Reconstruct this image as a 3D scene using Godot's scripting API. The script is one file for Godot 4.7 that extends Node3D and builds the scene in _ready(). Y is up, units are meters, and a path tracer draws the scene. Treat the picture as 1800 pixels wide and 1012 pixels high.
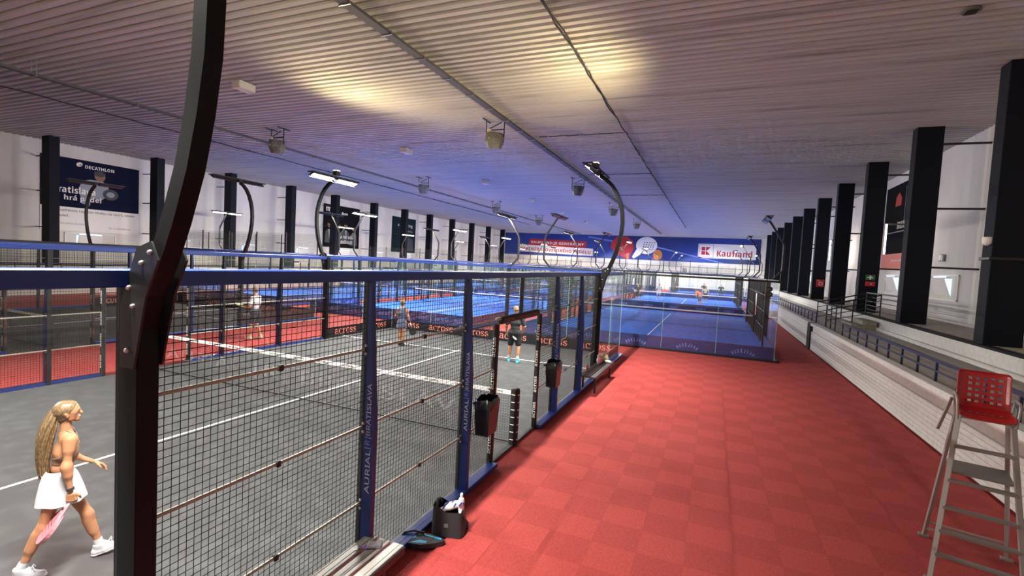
extends Node3D
# An indoor padel hall seen from the corner of the nearest court.
# x runs across the hall, z along it (the far end is negative), y is up, metres.

const CAM := Vector3(3.014, 3.147, 7.731)
const DECK_Y := 8.9
const FAR_Z := -77.0
const NEAR_Z := 15.0
const LEFT_X := -34.0
const RIGHT_X := 11.8
const LAMP_POWER := 150.0
const UPLIGHT_POWER := 29.0

var M := {}
var cache := {}
var fonts := {}

class Shape:
	var v := PackedVector3Array()
	var n := PackedVector3Array()
	func tri(a: Vector3, b: Vector3, c: Vector3, out: Vector3) -> void:
		var nn := (c - a).cross(b - a)
		if nn.length_squared() < 1e-16:
			return
		nn = nn.normalized()
		if nn.dot(out) < 0.0:
			var t := b
			b = c
			c = t
			nn = -nn
		v.append(a); v.append(b); v.append(c)
		n.append(nn); n.append(nn); n.append(nn)
	func tri_n(a: Vector3, b: Vector3, c: Vector3, na: Vector3, nb: Vector3, nc: Vector3) -> void:
		var nn := (c - a).cross(b - a)
		if nn.length_squared() < 1e-18:
			return
		if nn.dot(na + nb + nc) < 0.0:
			v.append(a); v.append(c); v.append(b)
			n.append(na); n.append(nc); n.append(nb)
		else:
			v.append(a); v.append(b); v.append(c)
			n.append(na); n.append(nb); n.append(nc)
	func quad(a: Vector3, b: Vector3, c: Vector3, d: Vector3, out: Vector3) -> void:
		tri(a, b, c, out)
		tri(a, c, d, out)
	func box(c: Vector3, s: Vector3, bs := Basis()) -> void:
		var h := s * 0.5
		for ax in 3:
			var e := Vector3.ZERO; e[ax] = h[ax]
			var f := Vector3.ZERO; f[(ax + 1) % 3] = h[(ax + 1) % 3]
			var g := Vector3.ZERO; g[(ax + 2) % 3] = h[(ax + 2) % 3]
			for sg in [-1.0, 1.0]:
				var m: Vector3 = e * sg
				quad(c + bs * (m - f - g), c + bs * (m + f - g), c + bs * (m + f + g), c + bs * (m - f + g), bs * m)
	# a box with chamfered edges
	func cbox(c: Vector3, s: Vector3, bev: float, bs := Basis()) -> void:
		var h := s * 0.5
		for ax in 3:
			var a1 := (ax + 1) % 3
			var a2 := (ax + 2) % 3
			for sg in [-1.0, 1.0]:
				var p := []
				for q in [[-1, -1], [1, -1], [1, 1], [-1, 1]]:
					var w := Vector3.ZERO
					w[ax] = h[ax] * sg
					w[a1] = (h[a1] - bev) * q[0]
					w[a2] = (h[a2] - bev) * q[1]
					p.append(c + bs * w)
				var o := Vector3.ZERO; o[ax] = sg
				quad(p[0], p[1], p[2], p[3], bs * o)
			for s1 in [-1.0, 1.0]:
				for s2 in [-1.0, 1.0]:
					var p := []
					for q in [[0, -1], [0, 1], [1, 1], [1, -1]]:
						var w := Vector3.ZERO
						w[ax] = (h[ax] - bev) * q[1]
						w[a1] = (h[a1] if q[0] == 0 else h[a1] - bev) * s1
						w[a2] = (h[a2] - bev if q[0] == 0 else h[a2]) * s2
						p.append(c + bs * w)
					var o := Vector3.ZERO; o[a1] = s1; o[a2] = s2
					quad(p[0], p[1], p[2], p[3], bs * o)
		for sx in [-1.0, 1.0]:
			for sy in [-1.0, 1.0]:
				for sz in [-1.0, 1.0]:
					tri(c + bs * Vector3(h.x * sx, (h.y - bev) * sy, (h.z - bev) * sz), c + bs * Vector3((h.x - bev) * sx, h.y * sy, (h.z - bev) * sz), c + bs * Vector3((h.x - bev) * sx, (h.y - bev) * sy, h.z * sz), bs * Vector3(sx, sy, sz))
	# a thin four-sided wire without ends
	func wire(a: Vector3, b: Vector3, r: float) -> void:
		var d := (b - a).normalized()
		var u := d.cross(Vector3.UP if absf(d.y) < 0.9 else Vector3.RIGHT).normalized()
		var w := d.cross(u)
		var k := [u * r, w * r, -u * r, -w * r]
		for i in 4:
			quad(a + k[i], a + k[(i + 1) % 4], b + k[(i + 1) % 4], b + k[i], k[i] + k[(i + 1) % 4])
	func bar(a: Vector3, b: Vector3, w: float, h: float, up := Vector3.UP) -> void:
		var d := b - a
		var z := d.normalized()
		var x := up.cross(z)
		if x.length() < 0.01:
			x = Vector3.RIGHT.cross(z)
		x = x.normalized()
		box((a + b) * 0.5, Vector3(w, h, d.length()), Basis(x, z.cross(x), z))
	func frames(pts: Array) -> Array:
		var out := []
		var u := Vector3.ZERO
		for i in pts.size():
			var d: Vector3 = (pts[mini(i + 1, pts.size() - 1)] - pts[maxi(i - 1, 0)]).normalized()
			if i == 0:
				u = d.cross(Vector3(0.12, 0.31, 0.94)).normalized()
				if absf(d.dot(Vector3(0.12, 0.31, 0.94).normalized())) > 0.95:
					u = d.cross(Vector3.RIGHT).normalized()
			else:
				u = (u - d * u.dot(d)).normalized()
			out.append([u, d.cross(u), d])
		return out
	# a round tube along points; radii: one number or one for each point
	func tube(pts: Array, radii, sides := 8, caps := true) -> void:
		var fr := frames(pts)
		for i in pts.size() - 1:
			var ra: float = radii[i] if radii is Array else radii
			var rb: float = radii[i + 1] if radii is Array else radii
			for k in sides:
				var t0 := TAU * k / sides
				var t1 := TAU * (k + 1) / sides
				var a0: Vector3 = fr[i][0] * cos(t0) + fr[i][1] * sin(t0)
				var a1: Vector3 = fr[i][0] * cos(t1) + fr[i][1] * sin(t1)
				var b0: Vector3 = fr[i + 1][0] * cos(t0) + fr[i + 1][1] * sin(t0)
				var b1: Vector3 = fr[i + 1][0] * cos(t1) + fr[i + 1][1] * sin(t1)
				tri_n(pts[i] + a0 * ra, pts[i] + a1 * ra, pts[i + 1] + b1 * rb, a0, a1, b1)
				tri_n(pts[i] + a0 * ra, pts[i + 1] + b1 * rb, pts[i + 1] + b0 * rb, a0, b1, b0)
		if caps:
			for e in [0, pts.size() - 1]:
				var r: float = radii[e] if radii is Array else radii
				var o: Vector3 = fr[e][2] * (-1.0 if e == 0 else 1.0)
				for k in sides:
					var t0 := TAU * k / sides
					var t1 := TAU * (k + 1) / sides
					tri(pts[e], pts[e] + (fr[e][0] * cos(t0) + fr[e][1] * sin(t0)) * r, pts[e] + (fr[e][0] * cos(t1) + fr[e][1] * sin(t1)) * r, o)
	# a rectangular section swept along points lying in one plane with normal side
	func strip(pts: Array, side: Vector3, w: float, h: float) -> void:
		var rings := []
		for i in pts.size():
			var d: Vector3 = (pts[mini(i + 1, pts.size() - 1)] - pts[maxi(i - 1, 0)]).normalized()
			var o := d.cross(side).normalized()
			rings.append([pts[i] - side * w * 0.5 - o * h * 0.5, pts[i] + side * w * 0.5 - o * h * 0.5, pts[i] + side * w * 0.5 + o * h * 0.5, pts[i] - side * w * 0.5 + o * h * 0.5])
		for i in pts.size() - 1:
			var mid: Vector3 = (pts[i] + pts[i + 1]) * 0.5
			for k in 4:
				var q: Array = [rings[i][k], rings[i][(k + 1) % 4], rings[i + 1][(k + 1) % 4], rings[i + 1][k]]
				quad(q[0], q[1], q[2], q[3], (q[0] + q[1] + q[2] + q[3]) * 0.25 - mid)
		quad(rings[0][0], rings[0][1], rings[0][2], rings[0][3], pts[0] - pts[1])
		var e := pts.size() - 1
		quad(rings[e][0], rings[e][1], rings[e][2], rings[e][3], pts[e] - pts[e - 1])
	# a polygon (in x, y) pushed along z from z0 to z1, then moved by t
	func prism(poly: PackedVector2Array, z0: float, z1: float, t := Transform3D()) -> void:
		var idx := Geometry2D.triangulate_polygon(poly)
		for z in [z0, z1]:
			var o := t.basis * Vector3(0, 0, (z - z0) * 2.0 - (z1 - z0))
			for i in range(0, idx.size(), 3):
				tri(t * Vector3(poly[idx[i]].x, poly[idx[i]].y, z), t * Vector3(poly[idx[i + 1]].x, poly[idx[i + 1]].y, z), t * Vector3(poly[idx[i + 2]].x, poly[idx[i + 2]].y, z), o)
		var turn := 1.0 if Geometry2D.is_polygon_clockwise(poly) else -1.0
		for i in poly.size():
			var a := poly[i]
			var b := poly[(i + 1) % poly.size()]
			var o2 := Vector2(-(b - a).y, (b - a).x) * turn
			quad(t * Vector3(a.x, a.y, z0), t * Vector3(b.x, b.y, z0), t * Vector3(b.x, b.y, z1), t * Vector3(a.x, a.y, z1), t.basis * Vector3(o2.x, o2.y, 0))
	# a profile of (radius, height) turned about the y axis of t
	func lathe(prof: Array, t := Transform3D(), seg := 16) -> void:
		for i in prof.size() - 1:
			var a: Vector2 = prof[i]
			var b: Vector2 = prof[i + 1]
			var nn := Vector2(b.y - a.y, a.x - b.x).normalized()
			for k in seg:
				var t0 := TAU * k / seg
				var t1 := TAU * (k + 1) / seg
				var c0 := Vector3(cos(t0), 0, sin(t0))
				var c1 := Vector3(cos(t1), 0, sin(t1))
				var n0 := t.basis * (c0 * nn.x + Vector3(0, nn.y, 0))
				var n1 := t.basis * (c1 * nn.x + Vector3(0, nn.y, 0))
				var p := [t * (c0 * a.x + Vector3(0, a.y, 0)), t * (c1 * a.x + Vector3(0, a.y, 0)), t * (c1 * b.x + Vector3(0, b.y, 0)), t * (c0 * b.x + Vector3(0, b.y, 0))]
				tri_n(p[0], p[1], p[2], n0, n1, n1)
				tri_n(p[0], p[2], p[3], n0, n1, n0)
	# rings of points joined into a closed skin with smooth normals
	func loft(rings: Array, cap0 := true, cap1 := true) -> void:
		var cen := []
		for r in rings:
			var c := Vector3.ZERO
			for p in r:
				c += p
			cen.append(c / r.size())
		var m: int = rings[0].size()
		var nr := []
		for i in rings.size():
			var row := []
			for k in m:
				var du: Vector3 = rings[i][(k + 1) % m] - rings[i][(k + m - 1) % m]
				var dv: Vector3 = rings[mini(i + 1, rings.size() - 1)][k] - rings[maxi(i - 1, 0)][k]
				var q := du.cross(dv).normalized()
				if q.dot(rings[i][k] - cen[i]) < 0.0:
					q = -q
				row.append(q)
			nr.append(row)
		for i in rings.size() - 1:
			for k in m:
				var k2 := (k + 1) % m
				tri_n(rings[i][k], rings[i][k2], rings[i + 1][k2], nr[i][k], nr[i][k2], nr[i + 1][k2])
				tri_n(rings[i][k], rings[i + 1][k2], rings[i + 1][k], nr[i][k], nr[i + 1][k2], nr[i + 1][k])
		for e in [[0, cap0, 1], [rings.size() - 1, cap1, rings.size() - 2]]:
			if e[1]:
				for k in m:
					tri(cen[e[0]], rings[e[0]][k], rings[e[0]][(k + 1) % m], cen[e[0]] - cen[e[2]])
	func mesh() -> ArrayMesh:
		var a := []
		a.resize(Mesh.ARRAY_MAX)
		a[Mesh.ARRAY_VERTEX] = v
		a[Mesh.ARRAY_NORMAL] = n
		var m := ArrayMesh.new()
		m.add_surface_from_arrays(Mesh.PRIMITIVE_TRIANGLES, a)
		return m

# ---------------------------------------------------------------- nodes

func part(parent: Node, called: String, shape, material: Material, t := Transform3D()) -> MeshInstance3D:
	var o := MeshInstance3D.new()
	o.name = called
	o.mesh = shape.mesh() if shape is Shape else shape
	o.material_override = material
	o.transform = t
	o.cast_shadow = GeometryInstance3D.SHADOW_CASTING_SETTING_ON
	parent.add_child(o, true)
	return o

func describe(o: Node, label: String, category := "", group := "", kind := "") -> Node:
	if label:
		o.set_meta("label", label)
	if category:
		o.set_meta("category", category)
	if group:
		o.set_meta("group", group)
	if kind:
		o.set_meta("kind", kind)
	return o

func thing(called: String, label: String, category: String, at := Vector3.ZERO, turn := 0.0, group := "") -> Node3D:
	var o := Node3D.new()
	o.name = called
	add_child(o, true)
	o.position = at
	o.rotation.y = turn
	describe(o, label, category, group)
	return o

func setting(called: String, label: String, category: String, shape, material: Material) -> MeshInstance3D:
	var o := part(self, called, shape, material)
	describe(o, label, category, "", "structure")
	return o

func font(serif: bool, weight: int, slant := false) -> Font:
	var key := "%s%d%s" % [serif, weight, slant]
	if not fonts.has(key):
		var f := SystemFont.new()
		f.font_names = PackedStringArray(["Droid Serif" if serif else "Droid Sans"])
		f.font_weight = weight
		f.font_italic = slant
		fonts[key] = f
	return fonts[key]

# raised letters, width wide and tall high, centred on t (they read along t's x and face its z)
func letters(parent: Node, words: String, wide: float, tall: float, material: Material, t: Transform3D, serif := false, weight := 700, slant := false) -> MeshInstance3D:
	var key := "%s|%s|%d|%s" % [words, serif, weight, slant]
	if not cache.has(key):
		var tm := TextMesh.new()
		tm.text = words
		tm.font = font(serif, weight, slant)
		tm.font_size = 32
		tm.pixel_size = 0.01
		tm.depth = 0.01
		tm.curve_step = 3.0
		cache[key] = tm
	var box: AABB = cache[key].get_aabb()
	var s := Vector3(wide / maxf(box.size.x, 0.001), tall / maxf(box.size.y, 0.001), 0.4)
	var c := box.get_center()
	var local := Transform3D(Basis.from_scale(s), -Vector3(c.x * s.x, c.y * s.y, c.z * s.z))
	return part(parent, "lettering", cache[key], material, t * local)

func look(x: Vector3, y: Vector3, at: Vector3) -> Transform3D:
	return Transform3D(Basis(x, y, x.cross(y)), at)

# ---------------------------------------------------------------- materials

func grain(f: float, octaves := 3, sd := 1, ramp: Array = [], size := 256, as_normal := false, bump := 4.0) -> NoiseTexture2D:
	var nz := FastNoiseLite.new()
	nz.noise_type = FastNoiseLite.TYPE_SIMPLEX_SMOOTH
	nz.frequency = f
	nz.fractal_octaves = octaves
	nz.seed = sd
	var t := NoiseTexture2D.new()
	t.width = size
	t.height = size
	t.seamless = true
	t.noise = nz
	if as_normal:
		t.as_normal_map = true
		t.bump_strength = bump
	if ramp:
		var g := Gradient.new()
		g.offsets = PackedFloat32Array(ramp[0])
		var cs := PackedColorArray()
		for c in ramp[1]:
			cs.append(c)
		g.colors = cs
		t.color_ramp = g
	return t

func paint(col: Color, rough := 0.6, metal := 0.0, spec := 0.5) -> StandardMaterial3D:
	var m := StandardMaterial3D.new()
	m.albedo_color = col
	m.roughness = rough
	m.metallic = metal
	m.metallic_specular = spec
	return m

func textured(ramp: Array, f: float, scale: Vector3, rough: float, octaves := 3, sd := 1, size := 256) -> StandardMaterial3D:
	var m := paint(Color.WHITE, rough)
	m.albedo_texture = grain(f, octaves, sd, ramp, size)
	m.uv1_triplanar = true
	m.uv1_world_triplanar = true
	m.uv1_scale = scale
	return m

func add_bump(m: StandardMaterial3D, f: float, sd: int, strength: float) -> void:
	m.normal_enabled = true
	m.normal_texture = grain(f, 3, sd, [], 256, true, strength)
	m.normal_scale = 0.6

func glow(col: Color, energy: float) -> StandardMaterial3D:
	var m := paint(col, 0.4)
	m.emission_enabled = true
	m.emission = col
	m.emission_energy_multiplier = energy
	return m

func glass(col: Color, alpha: float) -> StandardMaterial3D:
	var m := paint(Color(col, alpha), 0.02)
	m.transparency = BaseMaterial3D.TRANSPARENCY_ALPHA
	m.metallic_specular = 0.42
	return m

func c(hex: String) -> Color:
	return Color.html(hex)

func materials() -> void:
	# carpets and courts
	M.carpet_a = textured([[0.25, 0.5, 0.8], [c("a53b36"), c("ad3f3a"), c("b5433e")]], 0.06, Vector3(1.6, 1.6, 1.6), 0.95, 4, 3)
	M.carpet_b = textured([[0.25, 0.5, 0.8], [c("9b3531"), c("a33935"), c("ab3d39")]], 0.06, Vector3(1.6, 1.6, 1.6), 0.95, 4, 4)
	M.carpet_floor = textured([[0.25, 0.5, 0.8], [c("9b3430"), c("a33834"), c("ab3c38")]], 0.05, Vector3(1.2, 1.2, 1.2), 0.95, 4, 5)
	for k in ["carpet_a", "carpet_b", "carpet_floor"]:
		add_bump(M[k], 0.3, 7, 6.0)
	M.turf_grey = textured([[0.2, 0.5, 0.62, 0.8], [c("3b3c3d"), c("3e3f40"), c("424344"), c("474848")]], 0.02, Vector3(0.25, 0.25, 0.25), 0.9, 5, 11, 512)
	M.turf_blue = textured([[0.25, 0.5, 0.8], [c("1259c8"), c("1562d4"), c("206edd")]], 0.03, Vector3(0.4, 0.4, 0.4), 0.85, 4, 12)
	for k in ["turf_blue"]:
		add_bump(M[k], 0.3, 8, 5.0)
	M.line = paint(c("e9e9e4"), 0.8)
	# hall
	M.deck = textured([[0.12, 0.26, 0.5, 0.8], [c("8e8d8c"), c("afaeac"), c("b7b6b4"), c("bcbbb9")]], 0.012, Vector3(0.02, 0.3, 0.22), 0.75, 5, 21, 512)
	M.plaster = textured([[0.2, 0.45, 0.8], [c("d2d0cb"), c("d9d7d2"), c("dedcd8")]], 0.02, Vector3(0.1, 0.04, 0.1), 0.85, 4, 22)
	M.whitewash = textured([[0.2, 0.45, 0.8], [c("cac9c5"), c("d0cfcb"), c("d5d4d0")]], 0.03, Vector3(0.7, 0.7, 0.7), 0.8, 4, 23)
	M.concrete = textured([[0.2, 0.5, 0.8], [c("8a8478"), c("9a9488"), c("a7a196")]], 0.03, Vector3(0.6, 0.6, 0.6), 0.85, 5, 24)
	M.terrace_concrete = textured([[0.2, 0.5, 0.8], [c("9c988e"), c("a8a49a"), c("b3afa5")]], 0.03, Vector3(0.6, 0.6, 0.6), 0.85, 5, 25)
	M.navy = paint(c("12161f"), 0.7, 0.0, 0.3)
	M.navy_rail = paint(c("252c4a"), 0.4)
	M.black_steel = paint(c("17181a"), 0.45)
	M.black_matte = paint(c("121314"), 0.75)
	M.black_gloss = paint(c("0d0f10"), 0.5, 0.0, 0.3)
	M.rubber = paint(c("161617"), 0.6)
	M.blue_paint = paint(c("1a3684"), 0.38)
	M.blue_post = paint(c("15296a"), 0.4)
	M.navy_paint = paint(c("1a2a55"), 0.4)
	M.wire = paint(c("141517"), 0.6)
	M.joint = paint(c("9b9a8d"), 0.45, 0.1)
	M.zinc = paint(c("a7a9a8"), 0.38, 0.75)
	M.bolt = paint(c("c9cac8"), 0.3, 0.9)
	M.alu = paint(c("a19e99"), 0.45, 0.4)
	M.alu_dull = paint(c("8f8d88"), 0.5, 0.4)
	M.tray = paint(c("55575c"), 0.75, 0.1)
	M.cable = paint(c("232323"), 0.7)
	M.heater = paint(c("6c6c63"), 0.5, 0.2)
	M.box_white = paint(c("cfc9bd"), 0.6)
	M.glass = glass(Color(0.4, 0.7, 0.62), 0.009)
	M.glass_edge = glass(Color(0.66, 0.86, 0.8), 0.35)
	M.led = glow(Color(1.0, 0.94, 0.82), 11.0)
	M.led_off = paint(c("4b4d50"), 0.3)
	M.led_tube = glow(Color(1.0, 0.94, 0.93), 7.0)
	M.daylight = glow(Color(0.86, 0.95, 1.0), 1.3)
	M.spark = glow(Color(1.0, 0.92, 0.72), 16.0)
	# print
	M.white = paint(c("eceae6"), 0.55)
	M.tape = paint(c("e8e6e0"), 0.7)
	M.net_print = paint(Color(c("cfcfc9"), 0.09), 0.8)
	M.net_print.transparency = BaseMaterial3D.TRANSPARENCY_ALPHA
	M.bench_dark = paint(c("403c3a"), 0.5)
	M.letter = paint(c("a9b2c9"), 0.6)
	M.bag = paint(c("26272a"), 0.6)
	M.bin = paint(c("141416"), 0.35)
	M.liner = paint(c("151517"), 0.3)
	M.ink = paint(c("2a2a2c"), 0.7)
	M.board_black = paint(c("17181a"), 0.4)
	M.board_navy = paint(c("232b66"), 0.4)
	M.board_mid = paint(c("34345f"), 0.4)
	M.coral = paint(c("d8796a"), 0.6)
	M.rust = paint(c("8a3f36"), 0.7)
	M.pale_blue = paint(c("6f86cf"), 0.5)
	M.red = paint(c("b8252b"), 0.5)
	M.green_sign = paint(c("2c6e4f"), 0.5)
	M.banner_blue = textured([[0.2, 0.5, 0.8], [c("152a63"), c("1c3a86"), c("2148a0")]], 0.01, Vector3(0.02, 0.03, 0.03), 0.5, 2, 33)
	M.poster_navy = paint(c("181d35"), 0.9, 0.0, 0.2)
	M.poster_black = paint(c("16171b"), 0.9, 0.0, 0.2)
	M.poster_teal = paint(c("1c2a31"), 0.9, 0.0, 0.2)
	M.skin_print = paint(c("8d6a55"), 0.8)
	M.grey_print = paint(c("8b93a0"), 0.6)
	M.grey_dark = paint(c("33363d"), 0.6)
	M.orange = paint(c("d98433"), 0.5)
	M.chair_red = paint(c("a80f14"), 0.22)
	M.chair_red.clearcoat_enabled = true
	M.chair_red.clearcoat = 0.5

# ---------------------------------------------------------------- courts

func wire_panel(w: float, h: float, step: float, r: float) -> ArrayMesh:
	var key := "wires %.2f %.2f %.3f %.4f" % [w, h, step, r]
	if not cache.has(key):
		var s := Shape.new()
		var nx := int(round(w / step))
		var ny := int(round(h / step))
		for i in nx + 1:
			s.wire(Vector3(0, 0, -w / 2 + w * i / nx), Vector3(0, h, -w / 2 + w * i / nx), r)
		for j in ny + 1:
			s.wire(Vector3(r, h * j / ny, -w / 2), Vector3(r, h * j / ny, w / 2), r)
		cache[key] = s.mesh()
	return cache[key]

func cached_box(size: Vector3, bev := 0.0) -> ArrayMesh:
	var key := "box %s %.4f" % [size, bev]
	if not cache.has(key):
		var s := Shape.new()
		if bev > 0.0:
			s.cbox(Vector3.ZERO, size, bev)
		else:
			s.box(Vector3.ZERO, size)
		cache[key] = s.mesh()
	return cache[key]

func at(x: float, y: float, z: float) -> Transform3D:
	return Transform3D(Basis(), Vector3(x, y, z))

func bolt_mesh() -> ArrayMesh:
	if not cache.has("bolt"):
		var s := Shape.new()
		s.lathe([Vector2(0, 0.018), Vector2(0.008, 0.016), Vector2(0.014, 0.008), Vector2(0.015, 0.0), Vector2(0.0, 0.0)], Transform3D(Basis(Vector3(0, 0, 1), -PI / 2), Vector3.ZERO), 10)
		cache["bolt"] = s.mesh()
	return cache["bolt"]

# d: where (words), cx, cz, turf, lit, rail, post, board, board_h, word, ink, style, near_top, far_top, step, fine
func court(d: Dictionary) -> void:
	var o := Vector3(d.cx, 0, d.cz)
	var where: String = d.where
	# playing surface and lines
	var fl := setting("court_floor", "%s playing surface of the %s" % [d.tone, where], "court", cached_box(Vector3(10, 0.03, 20)), d.turf)
	fl.position = o + Vector3(0, -0.015, 0)
	for z in [-6.95, 6.95]:
		part(fl, "court_line", cached_box(Vector3(9.96, 0.004, 0.05)), M.line, at(0, 0.017, z))
	part(fl, "court_line", cached_box(Vector3(0.05, 0.004, 14.3)), M.line, at(0, 0.0172, 0))
	# cage
	var g := thing("court_fence", "%s fence of glass and mesh around the %s" % [d.frame_word, where], "fence", o, 0, "fences around the padel courts")
	var fine: bool = d.fine
	for s in [-1.0, 1.0]:
		var x: float = 5.0 * s
		part(g, "top_rail", cached_box(Vector3(0.11, 0.1, 20.1), 0.008), d.get("rail_left", d.rail) if s < 0 else d.rail, at(x, 2.95, 0))
		for e in [-1.0, 1.0]:
			part(g, "base_rail", cached_box(Vector3(0.15, 0.06, 9.0), 0.006), d.rail, at(x + 0.07 * s, 0.03, 5.5 * e))
			part(g, "corner_post", cached_box(Vector3(0.2, 3.0, 0.12), 0.006), M.black_gloss if fine else M.black_steel, at(x, 1.5, 6.0 * e))
			var dp := part(g, "door_post", cached_box(Vector3(0.09, 2.2, 0.09), 0.02), M.rubber, at(x, 1.1, 1.0 * e))
			if d.step < 0.08 and (fine or d.cx < -15.0) and d.serif != null:
				for y in [-0.75, -0.25, 0.25, 0.75]:
					if s > 0:
						letters(dp, "across" if fine else "CUPRA", 0.3, 0.05, M.rust, look(Vector3.UP, Vector3(0, 0, 1), Vector3(0.0465, y, 0)), fine, 500)
					letters(dp, "across" if fine else "CUPRA", 0.3, 0.05, M.white, look(Vector3.UP, Vector3.LEFT, Vector3(0, y, 0.0465)), fine, 500)
			for q in [2.0, 4.0]:
				var key := "wedge %s" % [s]
				if not cache.has(key):
					var w := Shape.new()
					w.prism(PackedVector2Array([Vector2(0.02, 0), Vector2(0.14, 0), Vector2(0.14, 1.5), Vector2(0.05, 2.9), Vector2(0.02, 2.9)]), -0.03, 0.03, Transform3D(Basis.from_scale(Vector3(s, 1, 1)), Vector3.ZERO))
					cache[key] = w.mesh()
				var po := part(g, "post", cache[key], d.post, at(x, 0, q * e))
				part(po, "inner_flange", cached_box(Vector3(0.05, 2.9, 0.065)), M.black_steel, at(-0.005 * s, 1.45, 0))
				if fine:
					for y in [0.71, 0.79, 1.46, 1.54, 2.21, 2.29]:
						part(po, "bolt", bolt_mesh(), M.bolt, at(0.02 * s, y, 0.032) * Transform3D(Basis(Vector3.UP, -PI / 2), Vector3.ZERO))
					if s > 0 and e * q > -3:
						letters(po, "AURIAL", 0.42, 0.052, M.letter, look(Vector3.UP, Vector3.LEFT, Vector3(0.085, 1.08, 0.031)), false, 400)
						letters(po, "|R|", 0.11, 0.075, M.pale_blue, look(Vector3.UP, Vector3.LEFT, Vector3(0.083, 1.36, 0.031)), false, 400)
						letters(po, "BRATISLAVA", 0.5, 0.048, M.letter, look(Vector3.UP, Vector3.LEFT, Vector3(0.078, 1.68, 0.031)), false, 400)
			# wire bays
			for b in [[5.0, 2.0], [3.0, 2.0], [1.5, 1.0]]:
				part(g, "mesh_panel", wire_panel(b[1], 2.8, d.step, d.wire_r), M.wire, at(x, 0.1, b[0] * e))
				for y in [0.75, 1.5, 2.25]:
					var jt := part(g, "joint_tube", cached_box(Vector3(0.024, 0.024, b[1]), 0.006), M.joint, at(x, y, b[0] * e))
					if fine and b[1] > 1.5:
						part(jt, "clamp", cached_box(Vector3(0.055, 0.05, 0.04), 0.01), M.black_steel, at(0, 0, 0))
			# glass on the sides
			for q in [7.05, 9.05]:
				part(g, "glass_pane", cached_box(Vector3(0.012, 2.82, 1.9)), M.glass, at(x, 1.49, q * e))
			part(g, "pane_edge", cached_box(Vector3(0.014, 2.82, 0.014)), M.glass_edge, at(x, 1.49, 8.05 * e))
			var bo := part(g, "advert_board", cached_box(Vector3(0.02, d.board_h, 3.9)), d.board, at(x - 0.03 * s, 0.02 + d.board_h / 2, 8.0 * e))
			if d.word and (s < 0 or fine):
				for q in d.words_side:
					letters(bo, d.word, d.word_w, d.board_h * 0.55, d.ink, look(Vector3(0, 0, s), Vector3.UP, Vector3(-0.012 * s, 0, q * e)), d.serif, 400 if d.serif else 600)
		# above the opening
		part(g, "mesh_panel", wire_panel(2.0, 0.6, d.step, d.wire_r), M.wire, at(x, 2.3, 0))
		part(g, "joint_tube", cached_box(Vector3(0.04, 0.04, 2.0)), M.joint, at(x, 2.27, 0))
		part(g, "header_post", cached_box(Vector3(0.05, 0.65, 0.05)), M.black_steel, at(x, 2.6, 0))
		var pad := part(g, "header_pad", cached_box(Vector3(0.11, 0.11, 1.75), 0.03), M.rubber, at(x, 2.24, 0))
		if fine:
			for q in [-0.55, 0.0, 0.55]:
				letters(pad, "across", 0.3, 0.05, M.rust, look(Vector3(0, 0, -1), Vector3.UP, Vector3(0.057, 0, q)), true, 600)
	# ends
	for e in [-1.0, 1.0]:
		var z: float = 10.0 * e
		part(g, "top_rail", cached_box(Vector3(10.1, 0.07, 0.06), 0.006), d.end_rail, at(0, 2.95, z))
		part(g, "base_rail", cached_box(Vector3(10.2, 0.06, 0.12)), d.rail, at(0, 0.03, z + 0.04 * e))
		for i in 5:
			part(g, "glass_pane", cached_box(Vector3(1.985, 2.85, 0.012)), M.glass, at(-4 + 2 * i, 1.49, z))
			if i < 4:
				part(g, "pane_edge", cached_box(Vector3(0.014, 2.85, 0.014)), M.glass_edge, at(-3 + 2 * i, 1.49, z))
		for s in [-1.0, 1.0]:
			part(g, "pane_edge", cached_box(Vector3(0.02, 2.85, 0.02)), M.glass_edge, at(5.0 * s, 1.49, z))
		var bo := part(g, "advert_board", cached_box(Vector3(9.9, d.board_h, 0.02)), d.board, at(0, 0.02 + d.board_h / 2, z - 0.03 * e))
		if d.word:
			for i in d.words_end:
				var q: float = -4.95 + 9.9 * (i + 0.5) / d.words_end
				if e < 0:
					letters(bo, d.word, d.word_w, d.board_h * 0.55, d.ink, look(Vector3.RIGHT, Vector3.UP, Vector3(q, 0, 0.012)), d.serif, 400 if d.serif else 600)
				elif not d.has("arch") and not fine:
					letters(bo, d.word, d.word_w, d.board_h * 0.4, d.ink, look(Vector3.RIGHT, Vector3.UP, Vector3(q, 0, 0.012)), d.serif, 400)
				elif d.has("arch"):
					# a name set in an arch, printed for the players inside: from outside it reads backwards
					var wd: String = d.arch
					for k in wd.length():
						var a: float = 0.62 - 1.24 * k / (wd.length() - 1)
						letters(bo, wd[k], 0.055, 0.13, d.ink, look(Vector3(-cos(a), sin(a), 0), Vector3(sin(a), cos(a), 0), Vector3(q + 0.62 * sin(a), -0.6 + 0.62 * cos(a), 0.013)), false, 600)
		var top: bool = d.far_top if e < 0 else d.near_top
		if top:
			for i in 5:
				part(g, "mesh_panel", wire_panel(2.0, 1.0, maxf(d.step, 0.05), d.wire_r), M.wire, Transform3D(Basis(Vector3.UP, PI / 2), Vector3(-4 + 2 * i, 2.98, z)))
			for i in 6:
				part(g, "post", cached_box(Vector3(0.04, 1.05, 0.04)), M.black_steel, at(-5 + 2 * i, 3.5, z))
	if d.has("number"):
		letters(g, d.number[0], d.number[1], d.number[2], M.ink, look(Vector3.RIGHT, Vector3.UP, d.number[3]), false, 800)
	# net
	net(d, o, where)
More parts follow.
